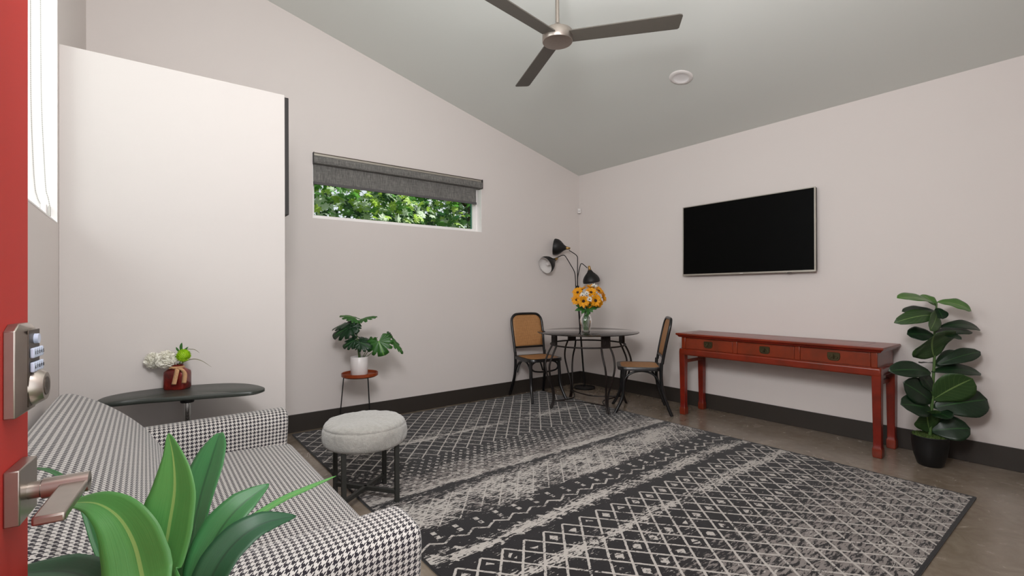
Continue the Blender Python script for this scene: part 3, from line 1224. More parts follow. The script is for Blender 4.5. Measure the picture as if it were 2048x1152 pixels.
MB().lathe([(0.028, ZT - 0.055), (0.030, ZT - 0.050), (0.030, ZT - 0.024), (0.028, ZT - 0.022)], 24).build('collar', M_blackplastic, side)
MB().lathe([(0.17, 0), (0.17, 0.008), (0.15, 0.014), (0.02, 0.02)], 32).build('base', M_blackmetal, side)

# ------------------------------------------------------------------ leaf builders


def leaf(mb, base, tip, width, normal, bend=0.1, n=10, m=6, shape='lance', cup=0.1, ripple=0.0, curve=None, mi=0):
    """one leaf blade; adds UVs (u across, v along)"""
    base, tip = V(base), V(tip)
    ax = tip - base
    L = ax.length
    ax.normalize()
    nn = V(normal)
    side_ = ax.cross(nn)
    if side_.length < 1e-5:
        side_ = ax.orthogonal()
    side_.normalize()
    nn = side_.cross(ax).normalized()
    rows = []
    ph = random.random() * 6
    for i in range(n + 1):
        t_ = i / n
        if shape == 'lance':
            w = math.sin(PI * min(1, t_ ** 0.8)) ** 0.8 if 0 < t_ < 1 else 0.02
        elif shape == 'fiddle':
            w = (0.10 + 0.90 * math.sin(PI * (t_ ** 1.15)) ** 0.62) if 0 < t_ < 1 else (0.06 if t_ == 0 else 0.02)
            w *= 0.72 + 0.28 * min(1, t_ * 1.6)
        elif shape == 'oval':
            w = math.sin(PI * t_) ** 0.6 if 0 < t_ < 1 else 0.02
        else:
            w = 1 - t_
        w = max(w, 0.015) * width / 2
        c = base + ax * (L * t_) + nn * (bend * L * 4 * t_ * (1 - t_))
        row = []
        for j in range(m + 1):
            s_ = 2 * j / m - 1
            rp = ripple * width * math.sin(t_ * 17 + ph + (2 if s_ > 0 else 0)) * abs(s_)
            row.append(c + side_ * (s_ * w) + nn * (cup * abs(s_) * w + rp))
        rows.append(row)
    mb.grid(rows, uvs=lambda i, j: (j / m, i / n), mi=mi)


def blade(mb, spine, widths, normal, cup=0.15, m=6, twist=None):
    """long leaf along a spine with given widths"""
    sp = smoothpath(spine, 6)
    k = len(sp)
    nw = len(widths) - 1
    rows = []
    for i, c in enumerate(sp):
        t_ = i / (k - 1)
        f_ = t_ * nw
        i0 = min(int(f_), nw - 1)
        fr_ = f_ - i0
        fr_ = fr_ * fr_ * (3 - 2 * fr_) if False else fr_
        w = widths[i0] * (1 - fr_) + widths[i0 + 1] * fr_
        tg = (sp[min(i + 1, k - 1)] - sp[max(i - 1, 0)]).normalized()
        nn = V(normal)
        if twist:
            nn = V(normal) * (1 - t_) + V(twist) * t_
        sd = tg.cross(nn)
        sd.normalize()
        nn = sd.cross(tg).normalized()
        rows.append([c + sd * ((2 * j / m - 1) * w / 2) + nn * (cup * w / 2 * abs(2 * j / m - 1)) for j in range(m + 1)])
    mb.grid(rows, uvs=lambda i, j: (j / m, i / (k - 1)))


def monstera(mb, base, tip, width, normal, notches=4, droop=0.15):
    base, tip = V(base), V(tip)
    ax = tip - base
    L = ax.length
    ax.normalize()
    sd = ax.cross(V(normal)).normalized()
    nn = sd.cross(ax).normalized()
    c0 = base + ax * (0.22 * L)
    N = 72
    rings = 4
    rows = []
    for r_i in range(rings + 1):
        rr = r_i / rings
        row = []
        for k in range(N):
            a = 2 * PI * k / N            # 0 = tip direction
            ca, sa = math.cos(a), math.sin(a)
            # heart outline
            rad = 0.78 * (1 if abs(a - PI) > 0.5 else 0.55 + 0.45 * abs(a - PI) / 0.5)
            if a < PI / 2 or a > 1.5 * PI:
                lx = ca * 0.78
            else:
                lx = ca * 0.34
            if abs(a - PI) < 0.45:
                lx *= abs(a - PI) / 0.45
            wy = sa * 0.5
            # cuts on both sides
            aa = a if a <= PI else 2 * PI - a
            cut = 1.0
            for q in range(notches):
                ctr = 0.55 + q * (1.75 / notches)
                d = abs(aa - ctr)
                if d < 0.09:
                    cut = min(cut, 0.58 + 0.42 * (d / 0.09))
            sh = rr * (cut if rr > 0.4 else 1.0) if cut < 1 else rr
            sh = min(rr, max(cut, 0.0)) if cut < 1 else rr
            px_ = lx * L * sh
            py_ = wy * width * sh
            fall = -droop * (py_ ** 2) / max(width, 1e-4) * 2 - droop * (px_ ** 2) / L
            row.append(c0 + ax * px_ + sd * py_ + nn * (fall + 0.02 * width * math.sin(a * 9) * rr))
        rows.append(row)
    mb.grid(rows, closed_v=True, uvs=lambda i, j: (0.5 + 0.5 * (i / rings) * math.sin(2 * PI * j / N), 0.3 + 0.6 * (i / rings) * math.cos(2 * PI * j / N)))


VIEW = -FW    # towards the camera


def nmix(toward, up=1.0, right=0.0):
    return (VIEW * toward + V((0, 0, 1)) * up + RT * right)


# ------------------------------------------------------------------ vase on the side table
vz = ZT
vb = P(355, 777, 1.0)
d_ = (vb - CAM)
vb = CAM + d_ * ((vz - CAM.z) / d_.z)        # point on the table top
vase = thing('flower_vase', 'small square red glass vase with burlap ribbon on the half moon table', 'vase', vb, math.radians(-32))
mbx = MB()
hw = 0.053
rows = []
for (w, z) in ((hw * 0.93, 0), (hw, 0.006), (hw, 0.075), (hw * 0.97, 0.088), (hw * 0.82, 0.100), (hw * 0.55, 0.108), (hw * 0.50, 0.112), (hw * 0.52, 0.122), (hw * 0.56, 0.124), (hw * 0.5, 0.124), (hw * 0.44, 0.115)):
    row = []
    for k in range(32):
        a = 2 * PI * k / 32
        e = 0.42 if z < 0.1 else 0.9
        row.append(V((w * math.copysign(abs(math.cos(a)) ** e, math.cos(a)), 0.8 * w * math.copysign(abs(math.sin(a)) ** e, math.sin(a)), z)))
    rows.append(row)
b = mbx.grid(rows, closed_v=True)
mbx.cap([b + k for k in range(32)], True)
mbx.build('body', M_redglass, vase, angle=60)
mbx = MB()
mbx.lathe([(0.0275, 0.101), (0.031, 0.104), (0.031, 0.112), (0.0275, 0.115)], 24)
sp1 = smoothpath([(0.016, -0.030, 0.108), (0.024, -0.046, 0.098), (0.020, -0.050, 0.070), (0.012, -0.052, 0.030)], 5)
sp2 = smoothpath([(0.020, -0.028, 0.110), (0.045, -0.046, 0.105), (0.060, -0.045, 0.080), (0.056, -0.046, 0.035)], 5)
for sp in (sp1, sp2):
    rows = [[q + V((-0.011, 0, 0)), q + V((0, -0.0015, 0)), q + V((0.011, 0, 0))] for q in sp]
    mbx.grid(rows)
mbx.tube(smoothpath([(0.016, -0.030, 0.108), (0.002, -0.04, 0.112), (-0.02, -0.03, 0.108)], 4), 0.004, 8)
mbx.build('ribbon', M_ribbon, vase, solid=0.0012)

vd = (vb - CAM).dot(FW)


def VP(px, py, dd=0.0):
    return P(px, py, vd + dd)


def ruffle_ball(mb, c, r, n, petal, up=V((0, 0, 1))):
    """many short curled petals around a ball"""
    for i in range(n):
        z = 1 - 2 * (i + 0.5) / n
        ph = i * 2.399963
        d = V((math.sqrt(1 - z * z) * math.cos(ph), math.sqrt(1 - z * z) * math.sin(ph), z))
        rr = r * random.uniform(0.82, 1.06)
        t1 = d.orthogonal().normalized()
        t1 = (Matrix.Rotation(random.random() * 6.28, 3, d) @ t1)
        leaf(mb, c + d * rr * 0.5, c + d * rr + t1 * petal * 0.3, petal, t1, 0.2, 3, 4, 'oval', 0.35, 0.12)


for i, (px, py, r, dd) in enumerate(((307, 721, 0.038, 0.0), (333, 719, 0.043, -0.02))):
    c = VP(px, py, dd)
    fl = thing('white_carnation', ('white ruffled carnation, the leftmost bloom in the red vase' if i == 0 else 'white ruffled carnation beside the lime green bloom in the red vase'), 'flower', c, 0, 'white carnations in the red vase')
    m1 = MB()
    m1.lathe([(0.0005 + 0.8 * r * math.sin(PI * k / 10), -0.8 * r * math.cos(PI * k / 10)) for k in range(11)], 20, capb=False, capt=False)
    ruffle_ball(m1, V((0, 0, 0)), r * 1.12, 260, 0.028)
    m1.build('petals', M_petal_w, fl)
    m1 = MB()
    m1.tube(smoothpath([V((0, 0, 0)), (VP(346, 738) - c), (vb + V((0, 0, 0.10)) - c), (vb + V((0, 0, 0.02)) - c)], 4), 0.002, 6)
    m1.build('stem', M_stem, fl)
c = VP(367, 711, -0.01)
fl = thing('green_chrysanthemum', 'round lime green chrysanthemum bloom in the red vase', 'flower', c)
m1 = MB()
m1.lathe([(0.0005 + 0.026 * math.sin(PI * k / 10), -0.026 * math.cos(PI * k / 10)) for k in range(11)], 20, capb=False, capt=False)
for i in range(260):
    z = 1 - 2 * (i + 0.5) / 260
    ph = i * 2.399963
    d = V((math.sqrt(1 - z * z) * math.cos(ph), math.sqrt(1 - z * z) * math.sin(ph), z))
    t1 = d.orthogonal()
    leaf(m1, d * 0.012, d * 0.0345 * random.uniform(0.9, 1.08), 0.0085, t1, 0.1, 3, 2, 'lance', 0.3)
m1.build('petals', M_lime, fl)
m1 = MB()
m1.tube([V((0, 0, 0)), (vb + V((0, 0, 0.11)) - c), (vb + V((0, 0, 0.02)) - c)], 0.002, 6)
m1.build('stem', M_stem, fl)
c = VP(360, 700, 0.02)
fl = thing('leaf_sprig', 'small green leaf sprig standing above the lime bloom', 'foliage', c)
m1 = MB()
for (bx_, by_, tx_, ty_, w) in ((363, 704, 364, 685, 0.017), (360, 705, 352, 694, 0.011), (368, 703, 377, 694, 0.010), (357, 722, 350, 712, 0.012)):
    leaf(m1, VP(bx_, by_, 0.01) - c, VP(tx_, ty_, 0.0) - c, w, nmix(1, 0.3), 0.08, 6, 4, 'oval')
m1.tube([VP(363, 704, 0.01) - c, VP(358, 745, 0.01) - c], 0.0012, 5)
m1.build('leaves', M_flleaf, fl)
c = VP(372, 718, 0.03)
for i, pts_ in enumerate(([(372, 701), (382, 698.5), (391, 700), (399, 706)], [(372, 722), (388, 718), (404, 722), (423, 734)])):
    g_ = MB()
    q = [VP(358, 745, 0.01) - c, VP(364, 728, 0.02) - c] + [VP(a, b_, 0.03) - c for a, b_ in pts_]
    g_.tube(smoothpath(q, 5), [0.0012] * 20 + [0.001, 0.0009, 0.0008, 0.0006, 0.0004, 0.0003], 6, sx=1.6)
    o = g_.build('grass_blade', M_grass)
    o.location = c
    tag(o, ('short curved grass blade, upper of two at the right of the red vase' if i == 0 else 'long arching grass blade, lower of two at the right of the red vase'), 'grass blade', 'grass blades in the red vase')

# ------------------------------------------------------------------ stool
STC = V((1.010, 2.713, 0.0))
sang = math.atan2(2.833 - 2.877, 1.183 - 0.896)
stool = thing('stool', 'round stool with grey plush fur seat and gunmetal legs between sofa and rug', 'stool', STC, sang)
stool.location.z = 0.001
hl = 0.144
for (sx, sy) in ((-1, -1), (1, -1), (1, 1), (-1, 1)):
    zb = 0.011 if sx > 0 or sy > 0 else 0.0
    MB().box((sx * hl - 0.0125, sy * hl - 0.0125, 0.0115), (sx * hl + 0.0125, sy * hl + 0.0125, 0.40)).build('leg', M_gunmetal, stool, bevel=0.002)
for s_ in (-1, 1):
    m_ = Matrix.Rotation(s_ * PI / 4, 4, 'Z')
    MB().box((-hl * 1.36, -0.011, 0.055 + (0.0 if s_ < 0 else 0.001)), (hl * 1.36, 0.011, 0.078), m_).build('stretcher', M_gunmetal, stool, bevel=0.002)
mbx = MB()
prof = [(0.0, 0.350), (0.10, 0.350), (0.17, 0.349), (0.205, 0.352), (0.222, 0.361), (0.231, 0.376), (0.2345, 0.395), (0.2355, 0.412), (0.235, 0.430), (0.2325, 0.446), (0.226, 0.452), (0.2255, 0.456), (0.227, 0.462),
        (0.222, 0.472), (0.208, 0.481), (0.185, 0.487), (0.15, 0.491), (0.11, 0.493), (0.07, 0.494), (0.035, 0.495), (0.0, 0.495)]
prof = [(r, z - 0.018 - (0.008 if z < 0.44 else 0)) for r, z in prof]
prof = [(max(0.0005, r), z) for r, z in prof]
NS = 160
rows = []
for (r, z) in prof:
    row = []
    for k in range(NS):
        a = 2 * PI * k / NS
        q = V((r * math.cos(a), r * math.sin(a), z))
        nz_ = mnoise.noise(q * 11) * 0.008 + mnoise.noise(q * 40) * 0.004 + mnoise.noise(q * 120) * 0.003
        seam = 0
        q = q + V((math.cos(a), math.sin(a), 0)) * (nz_ + seam) * (1 if r > 0.05 else 0) + V((0, 0, nz_ * 0.8 if r < 0.22 else nz_ * 0.3))
        row.append(q)
    rows.append(row)
mbx.grid(rows, closed_v=True)
mbx.build('seat', M_fur, stool, sub=1, angle=180)

# ------------------------------------------------------------------ plant stand + monstera
PS = V((1.45, 4.015, 0))
TZ = 0.515
stand = thing('plant_stand', 'small round orange wooden tray stand on thin black legs by the back wall', 'plant stand', PS)
MB().lathe([(0.0, TZ - 0.028), (0.145, TZ - 0.028), (0.150, TZ - 0.024), (0.150, TZ), (0.146, TZ + 0.002), (0.142, TZ), (0.140, TZ - 0.016), (0.0, TZ - 0.016)], 48, capb=False, capt=False).build('tray', M_tray, stand, angle=50)
fwd_ = V((PS.x, PS.y, 0)).normalized()
lat = V((fwd_.y, -fwd_.x, 0))
MB().lathe([(0.128, TZ - 0.034), (0.133, TZ - 0.034), (0.133, TZ - 0.028), (0.128, TZ - 0.028)], 40).build('ring', M_blackmetal, stand)
for a in (PI, PI / 3, -PI / 3):
    d = lat * math.cos(a) + fwd_ * math.sin(a)
    MB().tube([d * 0.175 + V((0, 0, 0)), d * 0.130 + V((0, 0, TZ - 0.03))], 0.0045, 8).build('leg', M_blackmetal, stand)
pot = thing('potted_monstera', 'monstera plant in a white cylinder pot standing on the orange tray', 'plant', PS + V((-0.005, 0, TZ - 0.015)))
MB().lathe([(0.0, 0.0), (0.066, 0.0), (0.070, 0.004), (0.072, 0.150), (0.070, 0.152), (0.066, 0.150), (0.064, 0.10), (0.064, 0.0985)], 40, capb=False, capt=False).build('pot', M_pot_w, pot, angle=50)
MB().lathe([(0.0005, 0.138), (0.040, 0.139), (0.0665, 0.136), (0.0665, 0.12)], 24, capb=False, capt=False).build('soil', M_soil, pot)
pd = (PS - CAM).dot(FW)
PO = pot.location.copy()


def MP(x, y, dd=0):
    return P(640 + x / 4.43, 600 + y / 4.43, pd + dd) - PO


mon = [  # base, tip, width(m), normal, stem start, mat
    ((345, 172, 0), (185, 112, -0.02), 0.13, nmix(0.30, 1.0), M_mon_l, 0.35),
    ((350, 176, 0), (492, 122, -0.02), 0.13, nmix(0.30, 1.0), M_mon_l, 0.35),
    ((330, 190, 0.0), (95, 225, 0.02), 0.16, nmix(0.35, 1.0), M_mon_d, 0.3),
    ((318, 215, -0.03), (95, 308, -0.06), 0.19, nmix(1.0, 0.7, -0.2), M_mon_d, 0.3),
    ((325, 205, -0.03), (268, 312, -0.06), 0.11, nmix(1.0, 0.3, 0.3), M_mon_d, 0.2),
    ((335, 345, -0.04), (195, 405, -0.08), 0.14, nmix(0.9, 0.8), M_mon_d, 0.3),
    ((330, 338, 0.02), (455, 372, 0.0), 0.13, nmix(0.45, 1.0), M_mon_d, 0.3),
    ((335, 365, -0.06), (452, 418, -0.09), 0.15, nmix(0.8, 0.8), M_mon_d, 0.3),
    ((508, 330, -0.03), (566, 492, -0.06), 0.24, nmix(1.0, 0.35, 0.1), M_mon_l, 0.15),
    ((470, 330, 0.0), (448, 402, -0.02), 0.10, nmix(0.9, 0.4, -0.5), M_mon_l, 0.15),
    ((628, 342, 0.03), (746, 470, 0.05), 0.09, nmix(0.45, 1.0, 0.4), M_mon_l, 0.15),
    ((628, 342, 0.03), (600, 278, 0.03), 0.06, nmix(0.5, 0.8, 0.4), M_mon_d, 0.1),
]
for (bq, tq, w, nn, mt, dr) in mon:
    m_ = MB()
    monstera(m_, MP(*bq), MP(*tq), w, nn, 4, dr)
    m_.build('leaf', mt, pot, solid=0.0012, angle=80)
for (bq, k) in (((345, 174, 0), 0), ((330, 195, 0), 1), ((318, 215, -0.03), 2), ((335, 350, -0.04), 3), ((508, 330, -0.03), 5), ((628, 342, 0.03), 6), ((470, 330, 0), 4)):
    b0 = MP(345 + k * 6, 520, 0)
    mid = (b0 + MP(*bq)) / 2 + V((0.006 * (k - 3), 0, 0.01))
    m_ = MB()
    m_.tube(smoothpath([V((b0.x, b0.y, 0.125)), mid, MP(*bq)], 6), 0.0028, 7)
    m_.build('stem', M_stem, pot)

# ------------------------------------------------------------------ dining table
DT = V((3.665, 3.462, 0))
DZ = 0.774
table = thing('dining_table', 'round smoked glass dining table on curved dark iron legs in the room corner', 'table', DT)
MB().lathe([(0.0, DZ - 0.009), (0.515, DZ - 0.009), (0.520, DZ - 0.006), (0.520, DZ - 0.003), (0.515, DZ)] + [(0.0, DZ)], 96, capb=False, capt=False).build('glass_top', M_smoke, table, angle=50)
MB().lathe([(0.5185, DZ - 0.008), (0.5225, DZ - 0.006), (0.5225, DZ - 0.003), (0.5185, DZ - 0.001)], 96, capb=False, capt=False).build('top_rim', M_bronze, table)
mbx = MB()
mbx.tube([(0.385 * math.cos(2 * PI * k / 72), 0.385 * math.sin(2 * PI * k / 72), 0.645) for k in range(73)], 0.008, 8, caps=False, up=(0, 0, 1))
mbx.build('apron_ring', M_bronze, table)
feet = [V((3.256, 3.587, 0)) - DT, V((3.511, 3.037, 0)) - DT, V((4.04, 3.285, 0)) - DT, V((3.815, 3.885, 0)) - DT]
for fi, ft in enumerate(feet):
    d = ft.normalized()
    tn = V((-d.y, d.x, 0))
    m_ = MB()
    mt = Matrix.Translation(d * 0.385) @ Matrix.Rotation(math.atan2(d.y, d.x), 4, 'Z')
    m_.box((-0.012, -0.046, 0.640), (0.012, 0.046, DZ - 0.010), mt)
    for s_ in (-1, 1):
        # little scroll bumps on the cast plates
        m_.tube([mt @ V((0.013, s_ * 0.022 + 0.012 * math.cos(a * PI / 6), 0.705 + 0.03 * math.sin(a * PI / 6))) for a in range(13)], 0.003, 6)
    m_.build('corner_plate', M_bronze, table, bevel=0.003)
    for s_ in (-1, 1):
        m_ = MB()
        zf = 0.0125 if fi < 2 else 0.0
        pth = smoothpath([d * 0.385 + tn * (s_ * 0.048) + V((0, 0, 0.645)), d * 0.43 + tn * (s_ * 0.058) + V((0, 0, 0.56)), d * 0.465 + tn * (s_ * 0.050) + V((0, 0, 0.45)),
                          d * 0.445 + tn * (s_ * 0.030) + V((0, 0, 0.32)), d * 0.405 + tn * (s_ * 0.014) + V((0, 0, 0.20)), d * 0.400 + tn * (s_ * 0.009) + V((0, 0, 0.09)), d * 0.432 + tn * (s_ * 0.009) + V((0, 0, zf))], 6)
        m_.tube(pth, 0.0095, 10)
        m_.build('leg', M_bronze, table)
for k in range(4):
    a, b_ = feet[k].normalized(), feet[(k + 1) % 4].normalized()
    m_ = MB()
    pth = smoothpath([a * 0.41 + V((0, 0, 0.085)), a * 0.28 + b_ * 0.03 + V((0, 0, 0.075)), (a + b_) * 0.115 + V((0, 0, 0.07)), b_ * 0.28 + a * 0.03 + V((0, 0, 0.075)), b_ * 0.41 + V((0, 0, 0.085))], 7)
    m_.tube(pth, 0.007, 8)
    m_.build('stretcher', M_bronze, table)


# ------------------------------------------------------------------ cane chairs
def rrect(w, d0, d1, r, z, n=6):
    """rounded rect outline in x,y"""
    pts_ = []
    for (cx_, cy_, a0) in ((w - r, d1 - r, 0), (-w + r, d1 - r, 90), (-w + r, d0 + r, 180), (w - r, d0 + r, 270)):
        for k in range(n + 1):
            a = math.radians(a0 + 90 * k / n)
            pts_.append(V((cx_ + r * math.cos(a), cy_ + r * math.sin(a), z)))
    return pts_


def make_chair(loc, rz, label):
    c = thing('dining_chair', label, 'chair', loc, rz, 'cane dining chairs')
    SZ = 0.455
    # seat frame: ring
    outer = rrect(0.215, -0.205, 0.225, 0.09, 0)
    inner = rrect(0.180, -0.170, 0.190, 0.07, 0)
    m_ = MB()
    rows = [[q + V((0, 0, SZ - 0.032)) for q in inner], [q + V((0, 0, SZ - 0.032)) for q in outer], [q * 1.0 + V((0, 0, SZ - 0.006)) for q in outer],
            [q * 0.985 + V((0, 0, SZ)) for q in outer], [q + V((0, 0, SZ)) for q in inner], [q + V((0, 0, SZ - 0.032)) for q in inner]]
    m_.grid(rows, closed_v=True)
    m_.build('seat_frame', M_blackwood, c, angle=50)
    m_ = MB()
    inn = rrect(0.186, -0.176, 0.196, 0.07, SZ - 0.002)
    b_ = m_.pts(inn)
    m_.cap([b_ + k for k in range(len(inn))], uv=[(q.x, q.y) for q in inn])
    m_.build('cane_seat', M_cane, c, smooth=False, solid=0.003)
    # front legs
    for s_ in (-1, 1):
        m_ = MB()
        m_.tube(smoothpath([(s_ * 0.175, 0.165, SZ - 0.03), (s_ * 0.178, 0.170, 0.30), (s_ * 0.182, 0.185, 0.16), (s_ * 0.200, 0.235, 0.05), (s_ * 0.212, 0.265, 0.0)], 5), [0.018] * 8 + [0.017] * 5 + [0.015] * 4 + [0.014] * 4, 12)
        m_.build('leg', M_blackwood, c)
    # rear legs
    for s_ in (-1, 1):
        m_ = MB()
        m_.tube(smoothpath([(s_ * 0.190, -0.185, 0.50), (s_ * 0.190, -0.180, 0.36), (s_ * 0.196, -0.195, 0.22), (s_ * 0.212, -0.240, 0.08), (s_ * 0.222, -0.272, 0.0)], 5), [0.016] * 21, 12)
        m_.build('leg', M_blackwood, c)
    # back hoop

    def backy(z):
        t_ = (z - 0.45) / 0.46
        return -0.185 - 0.075 * t_ - 0.02 * t_ * t_
    hp = [(0.190, 0.49), (0.190, 0.56), (0.196, 0.70), (0.197, 0.82), (0.185, 0.875), (0.150, 0.912), (0.10, 0.922), (0, 0.924)]
    full = [V((x, backy(z), z)) for x, z in hp] + [V((-x, backy(z), z)) for x, z in hp[-2::-1]]
    m_ = MB()
    m_.tube(smoothpath(full, 5), 0.0145, 12)
    m_.build('back_frame', M_blackwood, c)
    m_ = MB()
    m_.tube([V((0.19, backy(0.545), 0.545)), V((0, backy(0.545) - 0.01, 0.545)), V((-0.19, backy(0.545), 0.545))], 0.012, 10)
    m_.build('back_rail', M_blackwood, c)
    m_ = MB()
    zs = [0.55 + (0.915 - 0.55) * k / 14 for k in range(15)]
    rows = []
    for z in zs:
        if z < 0.82:
            hw_ = 0.19
        else:
            t_ = min(1, (z - 0.82) / 0.10)
            hw_ = 0.19 * (1 - t_ ** 3 * 0.55)
        rows.append([V((hw_ * (2 * j / 10 - 1), backy(z) - 0.008 * (1 - (2 * j / 10 - 1) ** 2), z)) for j in range(11)])
    m_.grid(rows, uvs=lambda i, j: ((2 * j / 10 - 1) * 0.19, zs[i]))
    m_.build('cane_back', M_cane, c, solid=0.004)
    # bentwood arches below the seat
    for s_ in (-1, 1):
        m_ = MB()
        m_.tube(smoothpath([(s_ * 0.185, 0.175, 0.30), (s_ * 0.182, 0.14, 0.365), (s_ * 0.175, 0.07, 0.405), (s_ * 0.175, -0.02, 0.415), (s_ * 0.178, -0.11, 0.385), (s_ * 0.186, -0.165, 0.31), (s_ * 0.195, -0.20, 0.20)], 5), 0.010, 10)
        m_.build('arch_brace', M_blackwood, c)
        m_ = MB()
        m_.tube(smoothpath([(s_ * 0.165, -0.18, 0.26), (s_ * 0.13, -0.18, 0.36), (s_ * 0.07, -0.185, 0.41), (0, -0.185, 0.42)], 5), 0.009, 8)
        m_.build('arch_brace', M_blackwood, c)
    m_ = MB()
    m_.tube(smoothpath([(-0.09, 0.15, 0.425), (-0.145, 0.155, 0.40), (-0.165, 0.16, 0.36), (-0.14, 0.165, 0.325), (-0.07, 0.165, 0.31), (0, 0.165, 0.308), (0.07, 0.165, 0.31), (0.14, 0.165, 0.325),
                        (0.165, 0.16, 0.36), (0.145, 0.155, 0.40), (0.09, 0.15, 0.425)], 5), 0.009, 10)
    m_.build('loop_brace', M_blackwood, c)
    return c


# right chair: centre of feet, facing the table
fd = V((3.603 - 3.952, 3.07 - 2.644, 0))
make_chair((3.944, 3.012, 0.0), math.atan2(-fd.x, fd.y) + math.radians(3), 'black bentwood chair with cane seat and back, between round table and red console')
fd = V((-0.12, -0.56, 0))
make_chair((3.485, 4.055, 0.0125), math.atan2(-fd.x, fd.y), 'black bentwood chair with cane seat and back, against the back wall left of the table')

# ------------------------------------------------------------------ floor lamp
LB = V((4.285, 4.105, 0))
lamp = thing('floor_lamp', 'black three headed floor lamp with brass collars standing in the corner', 'lamp', LB)
MB().lathe([(0.0, 0.0), (0.128, 0.0), (0.130, 0.004), (0.130, 0.016), (0.122, 0.022), (0.02, 0.026), (0.0, 0.026)], 40, capb=False, capt=False).build('base', M_blackmetal, lamp, angle=50)
ld = (LB - CAM).dot(FW)


def LP(x, y, dd=0):
    return P(1060 + x / 5.235, 460 + y / 5.235, ld + dd) - LB


MB().tube([V((0, 0, 0.02)), LP(494, 600)], 0.0105, 14).build('pole', M_blackmetal, lamp)
m_ = MB()
q = LP(494, 600)
m_.tube([q + V((0, 0, -0.016)), q + V((0, 0, 0.02))], 0.022, 16)
m_.build('joint', M_blackmetal, lamp)
arms = [[LP(497, 596), LP(497, 440), LP(498, 300), LP(492, 275), LP(470, 252), LP(408, 212)],
        [LP(478, 596), LP(476, 520), LP(466, 440), LP(420, 355), LP(372, 278), LP(350, 264), LP(320, 272), LP(283, 291)],
        [LP(500, 590), LP(500, 500), LP(512, 430), LP(530, 362), LP(542, 352), LP(560, 362), LP(600, 398)]]
for a in arms:
    m_ = MB()
    m_.tube(smoothpath(a, 6), 0.0052, 8)
    m_.build('lamp_arm', M_blackmetal, lamp)


def lampshade(neck, opening, tilt_cam, R, up_hint=(0, 0, 1)):
    """neck/opening in lamp-local coords. axis goes neck -> opening; tilt_cam adds movement toward camera"""
    ax = (opening - neck) + VIEW * tilt_cam
    L = ax.length
    z = ax.normalized()
    x = z.orthogonal().normalized()
    y = z.cross(x)
    mt = Matrix((x, y, z)).transposed().to_4x4()
    mt.translation = neck
    m_ = MB()
    m_.lathe([(0.008, -0.004), (0.014, 0.0), (0.021, 0.052), (0.018, 0.056)], 24, mat=mt)
    m_.build('brass_collar', M_brass, lamp, angle=50)
    m_ = MB()
    pr_ = [(0.021, 0.046), (0.028, 0.060), (0.040, 0.078), (0.060, 0.098), (0.080, 0.120), (0.096, 0.146), (R * 0.99, 0.170), (R, 0.190), (R * 0.975, 0.200)]
    inner = [(r - 0.003, zz) for r, zz in pr_[::-1]]
    sc_ = L / 0.20
    pr_ = [(r, zz * sc_) for r, zz in pr_]
    inner = [(r, zz * sc_) for r, zz in inner]
    m_.lathe(pr_, 40, mat=mt, capb=False, capt=False)
    m_.lathe([pr_[-1]] + inner, 40, mat=mt, capb=False, capt=False, mi=1)
    m_.build('lamp_shade', [M_blackplastic, M_whiteplastic], lamp, angle=60)
    m_ = MB()
    m_.lathe([(0.012, 0.07 * sc_), (0.014, 0.10 * sc_), (0.024, 0.13 * sc_), (0.027, 0.15 * sc_), (0.020, 0.17 * sc_), (0.002, 0.178 * sc_)], 20, mat=mt)
    m_.build('bulb', M_whiteplastic, lamp)


lampshade(LP(418, 193), LP(256, 172), -0.05, 0.103)
lampshade(LP(287, 296), LP(150, 376), 0.13, 0.106)
lampshade(LP(618, 378), LP(648, 548), -0.02, 0.105)

# ------------------------------------------------------------------ sunflowers in glass vase
gv = P(1172, 664, 4.85)
d_ = gv - CAM
gv = CAM + d_ * ((DZ + 0.0005 - CAM.z) / d_.z)
gvd = (gv - CAM).dot(FW)
gvase = thing('glass_vase', 'clear curved glass vase holding sunflowers on the round glass table', 'vase', gv)
pr_ = [(0.0005, 0.0), (0.040, 0.0), (0.043, 0.004), (0.042, 0.02), (0.050, 0.06), (0.060, 0.10), (0.062, 0.125), (0.052, 0.155), (0.034, 0.178), (0.030, 0.19), (0.036, 0.205), (0.050, 0.222)]
m_ = MB()
m_.lathe(pr_, 40, capb=False, capt=False)
m_.lathe([(r - 0.003 if r > 0.01 else r, z + (0.008 if z < 0.01 else 0)) for r, z in pr_][::-1], 40, capb=False, capt=False)
m_.build('glass_body', M_vase, gvase, angle=60)
m_ = MB()
m_.tube([(0.0505 * math.cos(2 * PI * k / 40), 0.0505 * math.sin(2 * PI * k / 40), 0.222) for k in range(41)], 0.0022, 6, caps=False, up=(0, 0, 1))
m_.build('rim', M_vase, gvase)


def FP(px, py, dd=0):
    return P(px, py, gvd + dd)


